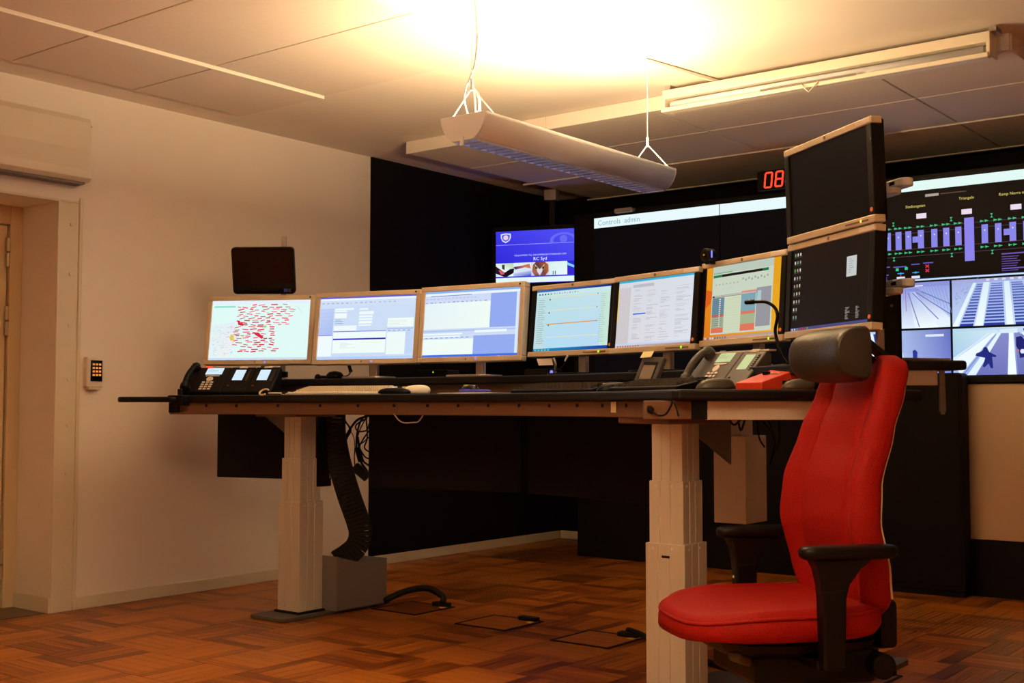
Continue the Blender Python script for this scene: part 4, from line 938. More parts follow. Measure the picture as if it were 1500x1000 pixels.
t = thing('equipment_cabinet', 'tall black equipment cabinet standing against the video wall below the camera feeds', 'cabinet', (-2.40, 6.60, 0))
MB().prism(rrect(-0.33, 0.03, 0.33, 1.195, 0.02), -0.02, 0.09, 'y').build('body', 'panel_black', t, bevel=0.006)
MB().prism(rrect(-0.315, 0.06, 0.315, 1.175, 0.012), -0.026, -0.019, 'y').build('door', 'panel_black', t, bevel=0.002)
MB().box((-0.30, -0.04, 0.58), (-0.285, -0.026, 0.72)).build('handle', 'plastic', t, bevel=0.002)
MB().box((-0.32, -0.01, 0.0), (0.32, 0.08, 0.03)).build('plinth', 'plastic', t)

# ================================================================== FLOOR BOXES
def floor_box(x, y, label, tilt=False):
    t = thing('floor_box', label, 'floor box', (x, y, 0.0), 0, 'hinged outlet boxes let into the parquet')
    h = 0.15; k = 0.012
    MB().box((-h, -h, 0), (h, -h + k, 0.004)).box((-h, h - k, 0), (h, h, 0.004)).box((-h, -h + k, 0), (-h + k, h - k, 0.004)).box((h - k, -h + k, 0), (h, h - k, 0.004)).build('frame', 'rubber', t)
    MB().box((-h + k + 0.002, -h + k + 0.002, 0.0004), (h - k - 0.002, h - k - 0.002, 0.003)).build('lid', 'wood', t)
    MB().box((h - 0.12, h - 0.045, 0.003), (h - 0.02, h - 0.005, 0.022)).build('cable_flap', 'rubber', t, bevel=0.003)
    MB().box((h - 0.05, h - 0.075, 0.003), (h - 0.018, h - 0.05, 0.006)).build('lid_tab', 'yellow', t)
    return t
floor_box(-4.17, 4.56, 'square floor box beside the left foot with a cable coming out')
floor_box(-3.57, 4.50, 'square floor box in the middle of the open parquet')
floor_box(-2.98, 4.45, 'square floor box next to the right column')
floor_box(-1.82, 4.40, 'square floor box beyond the red chair')
cc = crom([(-4.32, 4.50, 0.03), (-4.25, 4.60, 0.075), (-4.18, 4.68, 0.085), (-4.10, 4.70, 0.05), (-4.07, 4.67, 0.022)])
tag(MB().tube(cc, 0.016, 10).build('floor_cable', 'rubber', smooth=True), 'thick black cable looping from the foot box into the floor box', 'cable')
tag(MB().tube(crom([(-2.92, 4.60, 0.026), (-2.80, 4.52, 0.03), (-2.66, 4.40, 0.03), (-2.45, 4.30, 0.02), (-2.2, 4.2, 0.014), (-2.10, 4.10, 0.028)]), 0.013, 10).build('floor_cable', 'rubber', smooth=True), 'black cable running from the floor box to the right column', 'cable')

# ================================================================== THINGS ON THE DESK
def spot(px, depth, z=DT):
    p = at(px, 585, depth); return (p.x, p.y, z)
def keys(t, wd, dp, rows, cols, z0, slope, m, pitch_x=None):
    b = MB(); cx = wd / cols; cy = dp / rows
    for r in range(rows):
        y0 = -dp / 2 + r * cy; c = 0
        while c < cols:
            span = 5 if (r == 0 and c == 4) else 1
            x0 = -wd / 2 + c * cx; zz = z0 + slope * (y0 + dp / 2)
            b.box((x0 + 0.0012, y0 + 0.0012, zz), (x0 + span * cx - 0.0012, y0 + cy - 0.0016, zz + 0.007 + slope * cy * .6)); c += span
    o = b.build('keys', m, t); o['kind'] = 'stuff'; return o
def keyboard(label, px, depth, yaw, body, keym, wd=0.45, dp=0.155, hi=0.040):
    t = thing('keyboard', label, 'keyboard', spot(px, depth), yaw)
    MB().prism([(-dp / 2, 0), (dp / 2, 0), (dp / 2, hi), (-dp / 2, 0.012)], -wd / 2, wd / 2, 'x').build('case', body, t, bevel=0.004)
    keys(t, wd - 0.03, dp - 0.03, 6, 20, 0.0145, (hi - 0.012) / dp, keym)
    MB().box((-wd / 2 + 0.02, dp / 2 - 0.012, hi - 0.002), (wd / 2 - 0.02, dp / 2 - 0.002, hi + 0.003)).build('rear_rim', body, t, bevel=0.001)
    return t
keyboard('white keyboard lying at the left front of the control desk', 505, 5.58, R(19), 'keys_white', 'keys_white', 0.46, 0.165, 0.040)
keyboard('black keyboard in the middle of the desk before the light blue monitor', 825, 4.78, R(-10), 'plastic', 'phone_grey')
keyboard('black keyboard at the right desk corner before the grey phone', 965, 4.12, R(-24), 'plastic', 'phone_grey', 0.40, 0.15, 0.042)
def mouse(label, px, depth, yaw, m, accent=None, sc=1.0):
    t = thing('computer_mouse', label, 'mouse', spot(px, depth, DT + (0.003 if 'white' in label else 0.006 if 'paper' in label else 0)), yaw)
    rings = []
    for k, (s_, z) in enumerate(((0.98, 0.0), (1.0, 0.008), (0.96, 0.018), (0.84, 0.028), (0.62, 0.035), (0.34, 0.0385), (0.08, 0.0395))):
        rings.append(superring(0.031 * s_ * sc, 0.056 * s_ * sc, z * sc * .88, 28, 2.4, 0, 0.006 * k * sc * .5))
    MB().loft(rings).build('shell', m, t, smooth=True)
    MB().cyl((-0.004, -0.026 * sc, 0.026 * sc), (0.004, -0.026 * sc, 0.026 * sc), 0.006, 12).build('scroll_wheel', accent or 'rubber', t)
    MB().box((-0.0006, -0.050 * sc, 0.015 * sc), (0.0006, -0.010, 0.0285 * sc)).build('button_gap', 'rubber' if m != 'keys_white' else 'shell', t)
    if accent: MB().box((-0.022, -0.004, 0.024), (-0.008, 0.026, 0.0345)).build('accent', accent, t, bevel=0.002)
    return t
mouse('white computer mouse right of the white keyboard', 608, 5.42, R(-45), 'keys_white', 'keys_white', sc=1.15)
mouse('small dark computer mouse on a paper in the middle of the desk', 690, 5.22, R(70), 'plastic', 'yellow')
mouse('black computer mouse with yellow accents beside the touch panel', 896, 4.45, R(-48), 'plastic', 'yellow', 1.05)
mouse('dark grey computer mouse in front of the grey phone', 1046, 3.84, R(-48), 'phone_grey', sc=1.08)
mouse('round grey computer mouse next to the red microphone base', 1168, 3.72, R(-48), 'phone_grey', sc=0.92)
# mouse mat
t = thing('mouse_mat', 'black gel mouse mat with wrist cushion beside the white keyboard', 'mouse mat', (*spot(597, 5.36)[:2], DT), R(15))
MB().prism(rrect(-0.10, -0.09, 0.11, 0.10, 0.03), 0, 0.003).build('mat', 'rubber', t)
MB().loft([superring(0.080 * s_, 0.028 * s_, z, 24, 2.2, -0.035, -0.058) for s_, z in ((1, 0.003), (1, 0.012), (0.85, 0.022), (0.5, 0.028), (0.1, 0.029))]).build('wrist_cushion', 'plastic', t, smooth=True)
# papers and pen
t = thing('paper_sheet', 'white paper sheet lying under the small dark mouse', 'paper', spot(695, 5.18), R(8))
MB().box((-0.13, -0.09, 0), (0.12, 0.10, 0.004)).build('sheet', 'paper', t); MB().box((-0.12, -0.085, 0.004), (0.125, 0.095, 0.006)).build('sheet', 'paper', t, rot=(0, 0, 0.05))
t = thing('pen', 'blue pen lying on the paper at the desk edge', 'pen', (*spot(696, 5.10)[:2], DT + 0.012), R(20))
MB().tube([(-0.07, 0, 0), (0.055, 0, 0), (0.07, 0, 0)], [0.006, 0.006, 0.002], 10).build('barrel', 'blue_plastic', t); MB().box((-0.068, -0.0015, 0.006), (-0.03, 0.0015, 0.009)).build('clip', 'blue_plastic', t)
t = thing('spanner', 'small steel open-ended spanner lying beside the black phone', 'spanner', (*spot(388, 5.62)[:2], DT + 0.004), R(15))
ring = [(0.022 * math.cos(R(40 + 280 * k / 16)), 0.022 * math.sin(R(40 + 280 * k / 16)), 0.012) for k in range(17)]
MB().tube(ring, 0.0045, 8).xf(Matrix.Rotation(R(38), 4, 'X')).build('jaw', 'shell', t, smooth=True)
MB().tube([(0.02, 0, 0.004), (0.09, 0.0, 0.004)], 0.0045, 8).build('handle', 'shell', t)
t = thing('crumpled_paper', 'small heap of pale paper slips left of the white keyboard', 'paper', spot(432, 5.60), R(25))
for k in range(3): MB().box((-0.05 + 0.01 * k, -0.03, 0.003 * k), (0.05 + 0.012 * k, 0.03, 0.003 * k + 0.0025)).build('slip', 'paper', t, rot=(0.05 * k, 0.06 * k, 0.3 * k))

# ---- phones
LCD1 = (214, 236, 255)
def lcd(t, mtx, wd, ht, col, seed, lines=4):
    s = Screen(wd, ht); s.rect(0, 0, 1, 1, col, 0); rnd = random.Random(seed)
    for k in range(lines): s.rect(.08, .2 + k * .16, .08 + rnd.uniform(.25, .7), .25 + k * .16, tuple(int(c * .8) for c in col), 1)
    o = s.build('display', t); place(o, mtx); return o
def phone(name, label, px, depth, yaw, body, modules, col, sc=1.0, tilt=40, handset='plastic', lines=3):
    t = thing(name, label, 'telephone', spot(px, depth), yaw)
    wd, dp = 0.215 * sc, 0.185 * sc; mw = 0.125 * sc; a = R(tilt)
    total = wd + mw * modules; x0 = -total / 2
    def slab(x, w_, nm):
        # wedge with sloping face
        hgt = dp * math.sin(a); run = dp * math.cos(a)
        MB().prism([(0, 0), (run, 0), (run + 0.005, hgt), (run - 0.015, hgt + 0.012), (-0.006, 0.018)], x + 0.001, x + w_ - 0.001, 'x').build(nm, body, t, bevel=0.005)
    slab(x0, wd, 'body')
    for k in range(modules): slab(x0 + wd + k * mw, mw, 'key_module')
    ang = math.atan2(dp * math.sin(a) - 0.006, dp * math.cos(a) - 0.009)
    face = Matrix.Translation((0, -0.006, 0.018)) @ Matrix.Rotation(ang - math.pi / 2, 4, 'X')   # local x right, z up the slope, -y outwards
    def F_(x, z, off=-0.0012): return face @ Matrix.Translation((x, off, z))
    # telephone display, wheel, keypad
    fx = x0 + wd * 0.64
    lcd(t, F_(fx, dp * 0.78), 0.085 * sc, 0.046 * sc, col, 1, lines)
    o = MB().cbox((0, 0, 0), (0.07 * sc, 0.003, 0.006)).build('soft_keys', 'strip', t); place(o, F_(fx, dp * 0.60))
    o = MB().cyl((0, 0.002, 0), (0, -0.003, 0), 0.016 * sc, 20).build('navigation_wheel', 'strip', t); place(o, F_(fx - 0.006 * sc, dp * 0.475))
    kk = MB().cbox((0, 0, 0), (0.014 * sc, 0.004, 0.009 * sc)).build('number_key', 'strip', t); place(kk, F_(fx - 0.03 * sc, dp * 0.10))
    for i in range(3):
        for j in range(4):
            if i or j: place(share(kk, t), F_(fx - 0.03 * sc + i * 0.021 * sc, dp * 0.10 + j * 0.0155 * sc))
    o = MB().cbox((0, 0, 0), (0.03 * sc, 0.003, 0.008)).build('message_light', 'led_red' if body == 'plastic' else body, t); place(o, F_(x0 + wd * 0.45, dp * 0.955))
    bulge = 0.030 if body == 'plastic' else 0.036; hr_ = 0.014 if body == 'plastic' else 0.016
    hs = crom([(x0 + 0.035 * sc, -0.02, dp * 0.02), (x0 + 0.030 * sc, -bulge * .8 * sc, dp * 0.22), (x0 + 0.030 * sc, -bulge * sc, dp * 0.50), (x0 + 0.034 * sc, -bulge * .8 * sc, dp * 0.80), (x0 + 0.040 * sc, -0.014, dp * 0.93)], 6)
    o = MB().tube(hs, [hr_ * sc * (1.25 if (k < 5 or k > len(hs) - 6) else 0.9) for k in range(len(hs))], 12).build('handset', handset, t, smooth=True); place(o, face)
    for z in (0.10, 0.88):
        o = MB().cyl((x0 + 0.036 * sc, -0.022, dp * z), (x0 + 0.036 * sc, 0.003, dp * z), 0.024 * sc, 16).build('handset_cup', handset, t, bevel=0.003); place(o, face)
    for k in range(modules):
        mx0 = x0 + wd + k * mw
        lcd(t, F_(mx0 + mw * 0.45, dp * 0.63), 0.052 * sc, 0.074 * sc, col, k + 5, 0)
        o = MB().cbox((0, 0, 0), (0.040 * sc, 0.003, 0.012 * sc)).build('label_strip', 'strip', t); place(o, F_(mx0 + mw * 0.50, dp * 0.93))
        for r in range(8):
            o = MB().cbox((0, 0, 0), (0.012 * sc, 0.004, 0.005 * sc)).build('line_key', 'phone_grey', t); place(o, F_(mx0 + mw * 0.82, dp * (0.42 + r * 0.055)))
        o = MB().cbox((0, 0, 0), (0.008, 0.003, 0.004)).build('module_mark', 'red_plastic' if body == 'plastic' else 'plastic', t); place(o, F_(mx0 + mw * 0.2, dp * 0.22))
    if body != 'plastic':
        hgt = dp * math.sin(a); run = dp * math.cos(a)
        o = MB().tube([(x0 + total - 0.01, run + 0.01, hgt * 0.7), (x0 + total - 0.01, run + 0.09, 0.004)], 0.004, 6).build('rear_prop', 'post', t)
        o = MB().box((x0 + 0.06, run - 0.02, hgt + 0.008), (x0 + total + 0.01, run + 0.015, hgt + 0.014)).build('top_card', 'paper', t)
    return t
phone('desk_phone', 'black desk telephone with two lit key modules at the left desk end', 328, 5.83, R(26), 'plastic', 2, (214, 236, 255), 1.03, 42)
phone('desk_phone', 'grey desk telephone with one wide module below the spreadsheet monitor', 1043, 4.26, R(-22), 'phone_grey', 1, (200, 210, 150), 0.98, 46, 'phone_grey')

# ---- small touch panel leaning back
tp = at(938, 585, 4.52); t = thing('touch_panel', 'small dark grey touch panel leaning back before the text monitor', 'touch panel', (tp.x, tp.y, DT), R(-20))
m = Matrix.Translation((0, 0, 0.004)) @ Matrix.Rotation(R(-24), 4, 'X') @ Matrix.Rotation(R(3), 4, 'Y')
o = MB().prism(rrect(-0.065, 0.0, 0.065, 0.142, 0.005), 0, 0.018, 'y').build('housing', 'phone_grey', t, bevel=0.003); place(o, m)
o = MB().box((-0.043, -0.0015, 0.022), (0.043, 0.002, 0.120)).build('frame_inset', 'plastic', t); place(o, m)
o = MB().box((-0.037, -0.0025, 0.026), (0.037, 0.0, 0.106)).build('screen', mat('grey_screen', (0.22, 0.18, 0.15), 0.25), t); place(o, m)
o = MB().cbox((0, -0.001, 0.009), (0.022, 0.003, 0.006)).build('badge', 'strip', t); place(o, m)
MB().box((-0.05, 0.03, 0.0), (0.05, 0.10, 0.012)).build('foot', 'plastic', t, bevel=0.003); MB().tube([(0, 0.075, 0.008), (0, 0.055, 0.105)], 0.008, 8).build('strut', 'plastic', t)
nt_ = at(948, 519, 4.58); t = thing('sticky_note', 'pale yellow sticky note on top of the small touch panel', 'note', (nt_.x, nt_.y, nt_.z), R(-20))
o = MB().box((-0.032, -0.001, -0.014), (0.032, 0.001, 0.014)).build('sheet', 'note', t, rot=(R(-35), 0, 0))

# ---- red microphone
mb_ = at(1130, 585, 3.95); t = thing('gooseneck_microphone', 'red desk microphone base with a bent black gooseneck', 'microphone', (mb_.x, mb_.y, DT), R(-17))
MB().prism([(-0.105, 0), (0.105, 0), (0.105, 0.080), (-0.105, 0.024)], -0.058, 0.058, 'x').build('base', 'red_plastic', t, bevel=0.003)
sl = math.atan2(0.05, 0.21)
def on_top(y): return 0.024 + (y + 0.105) * 0.056 / 0.21
MB().cbox((-0.02, 0.0, on_top(0.0) + 0.004), (0.022, 0.020, 0.012)).build('talk_button', 'plastic', t, bevel=0.003)
MB().cbox((0.015, 0.01, on_top(0.01) + 0.001), (0.04, 0.018, 0.003)).build('label_plate', 'paper', t, rot=(0, 0, 0))
gx, gy = 0.02, 0.075
neck = crom([(gx, gy, on_top(gy)), (gx - 0.030, gy - 0.01, 0.12), (gx - 0.050, gy - 0.02, 0.19), (gx - 0.040, gy - 0.02, 0.245), (gx - 0.052, gy - 0.02, 0.275), (gx - 0.085, gy - 0.025, 0.295), (gx - 0.135, gy - 0.03, 0.299)], 7)
MB().tube(neck, 0.0055, 10).build('gooseneck', 'plastic', t, smooth=True)
MB().tube([neck[-1], neck[-1] + Vector((-0.012, -0.001, 0.001)), neck[-1] + Vector((-0.035, -0.003, 0.001))], [0.0075, 0.0085, 0.0075], 12).build('capsule', 'plastic', t)
MB().cyl((gx, gy, on_top(gy) - 0.004), (gx - 0.004, gy, on_top(gy) + 0.022), 0.010, 12).build('neck_socket', 'plastic', t)

# ---- small hardware on the monitor shelf
p = at(488, 550, 6.05); t = thing('headset', 'black headset lying on the shelf behind the white keyboard', 'headset', (p.x, p.y, SH1), R(20))
MB().loft([superring(0.044 * s_, 0.040 * s_, z, 24, 2.2, 0.01, 0) for s_, z in ((0.9, 0), (1, 0.01), (0.95, 0.022), (0.7, 0.034), (0.2, 0.040))]).build('ear_cup', 'plastic', t, smooth=True)
MB().loft([superring(0.016 * s_, 0.018 * s_, z, 16, 2.2, -0.085, 0) for s_, z in ((0.9, 0), (1, 0.01), (0.7, 0.022), (0.1, 0.026))]).build('ear_cup', 'plastic', t, smooth=True)
MB().tube(crom([(0.05, 0, 0.012), (0.0, 0.05, 0.012), (-0.06, 0.05, 0.012), (-0.085, 0.01, 0.012)]), 0.007, 8).build('headband', 'plastic', t, smooth=True)
MB().tube(crom([(0.05, 0.0, 0.012), (0.085, 0.0, 0.02), (0.098, 0.0, 0.05), (0.085, 0, 0.085)]), 0.003, 6).build('lead', 'plastic', t, smooth=True)
MB().tube([(0.098, 0, 0.035), (0.080, 0, 0.080)], [0.010, 0.006], 10).build('plug', 'plastic', t)
p = at(632, 550, 6.02); t = thing('mini_computer', 'small black box with a green light under the third silver monitor', 'computer', (p.x, p.y, SH1), R(10))
MB().box((-0.09, 0, 0.0), (0.09, 0.12, 0.045)).build('case', 'plastic', t, bevel=0.004); MB().cyl((0.01, -0.002, 0.034), (0.01, 0.001, 0.034), 0.0035, 10).build('power_light', 'led_green', t)
p = at(792, 550, 5.40); t = thing('speaker_bar', 'flat black speaker bar with a blue light under the light blue monitor', 'speaker', (p.x, p.y, SH1), R(-6))
MB().prism(rrect(-0.10, 0.0, 0.075, 0.032, 0.010), 0.0, 0.06, 'y').build('body', 'plastic', t, bevel=0.003); MB().cyl((0.066, -0.003, 0.016), (0.066, 0.001, 0.016), 0.008, 12).build('power_light', 'led_blue', t)
p = at(799, 529, 5.34); t = thing('card_holder', 'white card on a bent metal clip below the light blue monitor', 'card', (p.x, p.y, SH1), R(-8))
MB().prism([(-0.055, 0.075), (0.035, 0.075), (0.045, 0.045), (-0.042, 0.045)], 0.0, 0.003, 'y').build('card', 'paper', t)
MB().tube(crom([(0.05, 0.0, 0.075), (0.062, 0.0, 0.05), (0.05, 0.01, 0.03), (0.045, 0.02, 0.0)]), 0.005, 8).build('clip', 'post', t, smooth=True)
MB().tube(crom([(0.06, 0.0, 0.02), (0.11, 0, 0.04), (0.135, 0, 0.08)]), 0.003, 6).build('cable', 'plastic', t); MB().tube([(0.12, 0, 0.06), (0.135, 0, 0.083)], 0.005, 8).build('plug', 'paper', t)

# ---- tape, hanging microphone lead, cable loop below the rail
def rail_point(px):
    best = min(range(1, len(r1) - 1), key=lambda k: abs(proj((r1[k].x, r1[k].y, 1.0))[0] - px))
    tdir = (r1[best + 1] - r1[best - 1]).normalized(); return r1[best], tdir
p, td = rail_point(897)
t = thing('tape_label', 'strip of yellowed clear tape stuck on the front rail', 'tape', (p.x, p.y, 1.012), math.atan2(td.y, td.x))
MB().box((-0.018, -0.005, -0.019), (0.018, -0.0032, 0.019)).build('strip', 'tape', t)
p = at(960, 598, 3.80); t = thing('hanging_earpiece', 'black headset earpiece dangling on its lead below the desk corner', 'earpiece', (p.x, p.y, 0.995), R(-20))
MB().loft([superring(0.020 * s_, 0.011 * s_, z, 18, 2.2) for s_, z in ((0.3, -0.012), (0.9, -0.008), (1, 0.0), (0.9, 0.008), (0.3, 0.012))]).xf(Matrix.Translation((-0.03, 0, 0.012)) @ Matrix.Rotation(R(28), 4, 'Y')).build('ear_piece', 'rubber', t, smooth=True)
MB().tube(crom([(-0.015, 0, 0.005), (0.015, 0, -0.008), (0.05, 0.0, -0.004), (0.075, 0.0, 0.02), (0.085, 0, 0.036), (0.10, 0.0, 0.02), (0.112, 0, -0.01)]), 0.003, 8).build('lead', 'rubber', t, smooth=True)
lp = [at(x, y, 5.28) for x, y in ((577, 606), (584, 615), (592, 619), (605, 618.5), (613, 617), (621, 606))]
tag(MB().tube(crom(lp), 0.003, 6).build('cable_loop', 'shell', smooth=True), 'thin beige cable drooping in a loop below the front rail', 'cable')

# ---- energy chain and cable tangle by the left column
ch = crom([at(x, y, 6.02) for x, y in ((489, 606), (490, 640), (498, 680), (511, 725), (524, 762), (528, 782), (522, 800), (508, 813), (494, 822))], 6)
t = thing('cable_chain', 'black segmented cable chain hanging from the desk into the foot box', 'cable chain', tuple(ch[-1]))
t_root = Vector(ch[-1]); link = None
# resample evenly
acc = [0]
for a, b in zip(ch[:-1], ch[1:]): acc.append(acc[-1] + (b - a).length)
NL = 40
for k in range(NL):
    d = acc[-1] * (k + .5) / NL; i = max(j for j in range(len(acc)) if acc[j] <= d); i = min(i, len(ch) - 2)
    f = (d - acc[i]) / max(1e-6, acc[i + 1] - acc[i]); p = ch[i].lerp(ch[i + 1], f) - t_root; tn = (ch[i + 1] - ch[i]).normalized()
    zx = tn; xx = (_rt - zx * _rt.dot(zx)).normalized(); yx = zx.cross(xx)
    mt = Matrix((xx, yx, zx)).transposed().to_4x4(); mt.translation = p
    if link is None:
        Ls = acc[-1] / NL
        b = MB().box((-0.052, -0.020, -Ls * .45), (0.052, -0.014, Ls * .45)).box((-0.052, 0.014, -Ls * .40), (0.052, 0.020, Ls * .40))
        b.box((-0.056, -0.020, -Ls * .5), (-0.044, 0.020, Ls * .5)).box((0.044, -0.020, -Ls * .5), (0.056, 0.020, Ls * .5))
        link = b.build('chain_link', 'rubber', t); o = link
    else: o = share(link, t)
    o.matrix_local = mt
cb = thing('cable_tangle', 'tangle of black cables with a power brick hanging behind the chain', 'cables', tuple(at(525, 660, 6.12)))
rc = Vector(cb.location)
def C(pts, r, dz=6.12): 
    MB().tube(crom([at(x, y, dz) - rc for x, y in pts]), r, 7).build('cable', 'rubber', cb, smooth=True)
C([(500, 610), (508, 620), (514, 630), (509, 640), (506, 648)], 0.004); C([(543, 608), (525, 614), (515, 625), (506, 640)], 0.006)
C([(540, 606), (530, 614), (524, 630), (522, 650), (524, 665), (532, 675)], 0.005); C([(538, 612), (522, 622), (524, 631), (537, 630), (541, 620)], 0.004)
C([(541, 630), (531, 645), (527, 655), (534, 668), (541, 672)], 0.004); C([(541, 640), (528, 650), (523, 645), (527, 630), (536, 612)], 0.003)
C([(520, 655), (519, 670), (520, 683)], 0.003); C([(526, 655), (530, 668), (533, 676), (541, 682)], 0.005); C([(503, 608), (512, 628), (518, 640), (520, 655)], 0.002)
C([(471, 605), (469, 622), (475, 632)], 0.003); C([(524, 640), (527, 660), (529, 676), (538, 690)], 0.006); C([(536, 607), (538, 640), (534, 655), (541, 662)], 0.004)
MB().tube([at(523, 655, 6.1) - rc, at(528, 676, 6.1) - rc], [0.014, 0.012], 10).build('adapter_plug', 'rubber', cb)
pb = at(529, 691, 6.08) - rc
o = MB().cbox((0, 0, 0), (0.09, 0.05, 0.045)).build('power_brick', 'rubber', cb, bevel=0.004); o.location = pb; o.rotation_euler = (0, R(40), R(35))
rb = thing('cable_cluster', 'loose black cables drooping beneath the right desk end', 'cables', tuple(at(1115, 625, 4.35)))
rc = Vector(rb.location); cb = rb
C([(1065, 608), (1075, 622), (1088, 612), (1100, 610), (1118, 618), (1132, 634)], 0.004, 4.35); C([(1080, 606), (1085, 630), (1092, 612)], 0.004, 4.35)
C([(1122, 606), (1130, 630), (1135, 650), (1128, 680)], 0.004, 4.4); C([(1108, 606), (1112, 640), (1120, 655)], 0.003, 4.4); C([(1140, 606), (1142, 640), (1136, 662)], 0.004, 4.5)

# ================================================================== RED OFFICE CHAIR
ch = thing('office_chair', 'red mesh office chair with black headrest and arm rests beside the desk', 'chair', (-1.415, 3.179, 0), R(-39.4))
# seat
def seat_ring(s_, z, dip=0.0):
    out = []
    for x, y, zz in superring(0.256 * s_, 0.280 * s_, 0, 48, 3.0, 0, -0.138):
        fy = max(0, (-(y) - 0.20)) / 0.18                       # waterfall front edge
        ry = max(0, y + 0.05) / 0.2
        out.append((x, y, z - 0.020 * fy ** 2 * (1 if z > 0.43 else 0.2) + dip * (x / 0.25) ** 2 + 0.012 * ry ** 2))
    return out
MB().loft([seat_ring(0.86, 0.412), seat_ring(0.96, 0.418), seat_ring(1.0, 0.436), seat_ring(1.0, 0.462), seat_ring(0.975, 0.482), seat_ring(0.93, 0.492, 0.004), seat_ring(0.86, 0.493, 0.008), seat_ring(0.80, 0.487, 0.008), seat_ring(0.72, 0.490, 0.008), seat_ring(0.55, 0.489, 0.008), seat_ring(0.3, 0.487, 0.008), seat_ring(0.08, 0.487, 0.004)]).build('seat', 'red', ch, smooth=True)
pr = seat_ring(0.985, 0.479); MB().tube(pr + [pr[0]], 0.0045, 6, False).build('seat_piping', 'red', ch, smooth=True)
MB().loft([[(x, y, z) for x, y, z in superring(hx, hy, z, 40, 3.4, 0, -0.11)] for hx, hy, z in ((0.10, 0.12, 0.345), (0.17, 0.19, 0.365), (0.215, 0.225, 0.385), (0.225, 0.235, 0.405))]).build('seat_pan', 'plastic', ch, smooth=False)
MB().box((-0.15, -0.24, 0.285), (0.16, 0.10, 0.375)).build('tilt_mechanism', 'plastic', ch, bevel=0.015)
MB().cyl((0.05, 0.10, 0.335), (0.205, 0.10, 0.335), 0.034, 24).build('tension_knob', 'plastic', ch, bevel=0.006)
MB().box((-0.26, -0.12, 0.345), (0.26, -0.05, 0.372)).build('arm_bar', 'plastic', ch, bevel=0.006)
MB().tube(crom([(0.15, -0.30, 0.375), (0.10, -0.22, 0.345), (0.02, -0.05, 0.30)]), 0.018, 10).build('front_brace', 'foot', ch, smooth=True)
# backrest
NU, NV = 41, 37
def hwid(v):
    if v < .3: return 0.195 + 0.040 * math.sin(v / .3 * math.pi / 2)
    return 0.235 - 0.060 * ((v - .3) / .7) ** 1.6
def ycen(v):
    pts = [(0, .078), (.15, .058), (.35, .026), (.5, .034), (.7, .080), (.85, .122), (1, .160)]
    for (a, ya), (b, yb) in zip(pts[:-1], pts[1:]):
        if v <= b:
            f = (v - a) / (b - a); f = f * f * (3 - 2 * f) * .5 + f * .5; return ya + (yb - ya) * f
    return pts[-1][1]
def zed(v): return 0.465 + 0.690 * v
def edge(u, v):                                                 # rounding of the outline towards the corners
    r = 1.0
    if v > .88: r = min(r, math.sqrt(max(0, 1 - ((v - .88) / .12) ** 2)) * .45 + .55)
    if v < .06: r = min(r, .86 + .14 * v / .06)
    return r
def bpt(u, v, back):
    x = u * hwid(v) * edge(u, v); au = abs(u)
    bol = -0.042 * max(0, (au - .5) / .5) ** 1.5 * (1 - .4 * v)
    groove = 0.020 * math.exp(-((au - .60) / .05) ** 2) * math.sin(math.pi * min(1, max(0, v * 1.02))) ** .4
    roll = 0.030 * max(0, (au - .86) / .14) ** 2 + 0.02 * max(0, (v - .93) / .07) ** 2 + 0.015 * max(0, (.05 - v) / .05) ** 2
    y = ycen(v) + bol + groove + roll
    if back: y = ycen(v) + bol * .5 + 0.078 - roll * .6
    return (x, y, zed(v))
vs, fs = [], []
for bk in (0, 1):
    for j in range(NV):
        for i in range(NU): vs.append(bpt(-1 + 2 * i / (NU - 1), j / (NV - 1), bk))
def ix(bk, i, j): return bk * NU * NV + j * NU + i
for bk in (0, 1):
    for j in range(NV - 1):
        for i in range(NU - 1):
            q = (ix(bk, i, j), ix(bk, i + 1, j), ix(bk, i + 1, j + 1), ix(bk, i, j + 1)); fs.append(q if not bk else q[::-1])
for j in range(NV - 1):
    fs.append((ix(0, 0, j), ix(0, 0, j + 1), ix(1, 0, j + 1), ix(1, 0, j))); k = NU - 1; fs.append((ix(0, k, j), ix(1, k, j), ix(1, k, j + 1), ix(0, k, j + 1)))
for i in range(NU - 1):
    fs.append((ix(0, i, 0), ix(1, i, 0), ix(1, i + 1, 0), ix(0, i + 1, 0))); k = NV - 1; fs.append((ix(0, i, k), ix(0, i + 1, k), ix(1, i + 1, k), ix(1, i, k)))
MB().add(vs, fs).build('backrest', 'red', ch, smooth=True)
# pale plastic shell behind
sh = []
for v in [k / 32 for k in range(2, 29)]:
    w_ = hwid(v) * edge(1, v) * .93; y = ycen(v) + 0.056
    sh.append([(-w_, y, zed(v)), (-w_ * .5, y + 0.014, zed(v)), (w_ * .5, y + 0.014, zed(v)), (w_, y, zed(v)), (w_, y + 0.007, zed(v)), (w_ * .5, y + 0.030, zed(v)), (-w_ * .5, y + 0.030, zed(v)), (-w_, y + 0.007, zed(v))])
MB().loft(sh).build('back_shell', 'shell', ch, smooth=False)
MB().tube(crom([(0, 0.06, 0.33), (0, 0.15, 0.36), (0, 0.19, 0.46), (0, 0.17, 0.62), (0, 0.14, 0.80)]), [0.04] * 6 + [0.045] * 12 + [0.035] * 7, 12).build('back_support', 'plastic', ch, smooth=True)
MB().prism(rrect(-0.15, 0.37, 0.16, 0.50, 0.02), 0.115, 0.165, 'y').build('back_carrier', 'plastic', ch, bevel=0.008)
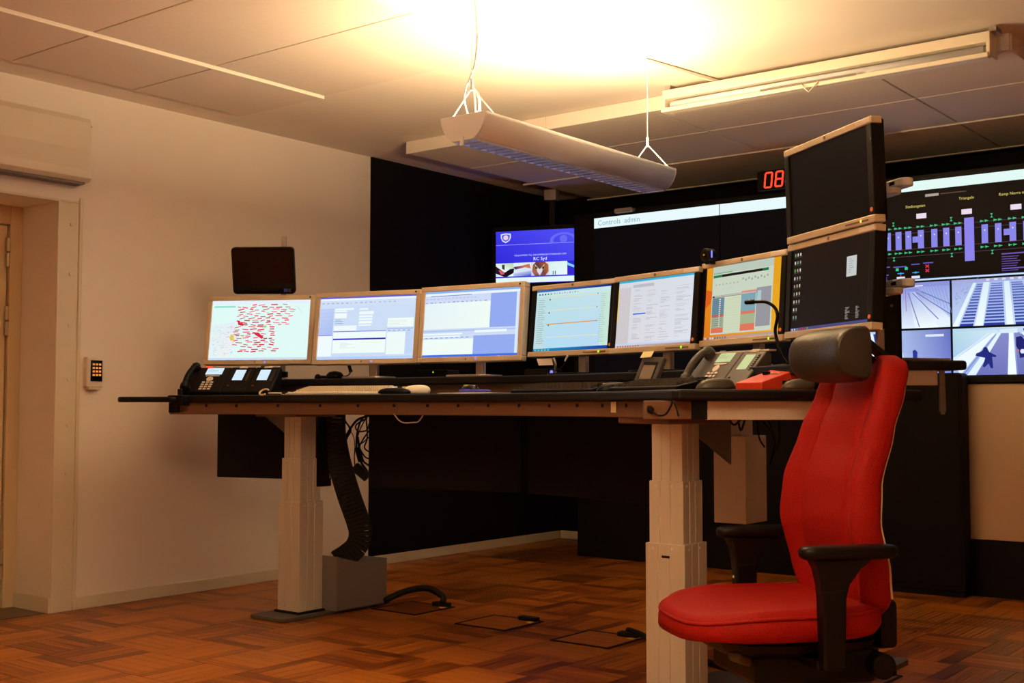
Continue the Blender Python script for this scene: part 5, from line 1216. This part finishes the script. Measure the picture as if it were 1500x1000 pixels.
# headrest
hr = []
for k in range(17):
    x = -0.150 + 0.300 * k / 16; q_ = abs(2 * k / 16 - 1); e_ = 1 - 0.10 * q_ ** 6; cv = 0.022 * (x / 0.15) ** 2
    sec = []
    for m_ in range(24):
        a = 2 * math.pi * m_ / 24; c, sn = math.cos(a), math.sin(a)
        yy_ = (0.086 if c < 0 else 0.026) * math.copysign(abs(c) ** (0.9 if c < 0 else 0.5), c); zz_ = 0.077 * math.copysign(abs(sn) ** 0.8, sn)
        sec.append((x + 0.014, 0.098 - cv + yy_ * e_, 1.158 + zz_ * e_))
    hr.append(sec)
MB().loft(hr).build('headrest', 'leather', ch, smooth=True, bevel=0.006)
for s_ in (-1, 1): MB().tube([(s_ * 0.05, 0.10, 1.19), (s_ * 0.055, 0.235, 1.09)], 0.010, 8).build('headrest_arm', 'plastic', ch)
MB().box((0.05, 0.098, 1.18), (0.13, 0.112, 1.205)).xf(Matrix()).build('headrest_plate', 'plastic', ch)
MB().prism([(0.105, 1.215), (0.118, 1.222), (0.262, 1.115), (0.25, 1.10)], 0.03, 0.075, 'x').build('headrest_bracket', 'plastic', ch, bevel=0.003)
MB().box((-0.06, 0.17, 1.125), (0.03, 0.25, 1.150)).build('bracket_socket', 'shell', ch, bevel=0.008)
# arm rests
for s_ in (-1, 1):
    x = s_ * 0.27
    ar = MB().loft([superring(0.040 * k, 0.135 * (1 - (1 - k) * .4), z, 32, 3.0, x, -0.035) for k, z in ((0.75, 0.628), (0.95, 0.634), (1.0, 0.644), (0.97, 0.654), (0.80, 0.660), (0.3, 0.661))]).build('arm_rest', 'plastic', ch, smooth=True)
    MB().loft([[(x + a * hx, yy + b * hy, z) for a, b in ((-1, -1), (1, -1), (1, 1), (-1, 1))] for hx, hy, yy, z in ((0.020, 0.030, -0.085, 0.352), (0.020, 0.032, -0.085, 0.44), (0.021, 0.034, -0.085, 0.53), (0.022, 0.040, -0.082, 0.565), (0.025, 0.060, -0.070, 0.605), (0.028, 0.085, -0.060, 0.632))]).build('arm_post', 'plastic', ar, bevel=0.007)
    MB().box((x - 0.026, -0.112, 0.545), (x + 0.026, -0.058, 0.552)).build('height_button', 'rubber', ar)
    for k in range(5 if s_ < 0 else 0): MB().cyl((x, -0.122, 0.40 + k * 0.028), (x, -0.118, 0.40 + k * 0.028), 0.004, 8).build('height_stop', 'strip', ar)
# gas column, star base, castors
MB().cyl((0, -0.01, 0.10), (0, -0.01, 0.30), 0.026, 20).build('gas_column', 'plastic', ch, smooth=False)
for k in range(5):
    a = R(72 * k + 20); c, s_ = math.cos(a), math.sin(a)
    MB().tube([(0, -0.01, 0.105), (0.15 * c, 0.15 * s_ - 0.01, 0.10), (0.30 * c, 0.30 * s_ - 0.01, 0.075)], [0.030, 0.024, 0.018], 10).build('base_spoke', 'plastic', ch)
    for q in (-1, 1):
        px_, py_ = 0.30 * c - q * 0.014 * s_, 0.30 * s_ - 0.01 + q * 0.014 * c
        MB().cyl((px_ + 0.008 * s_, py_ - 0.008 * c, 0.029), (px_ - 0.008 * s_, py_ + 0.008 * c, 0.029), 0.028, 18).build('castor_wheel', 'rubber', ch)
bpy.context.view_layer.update()
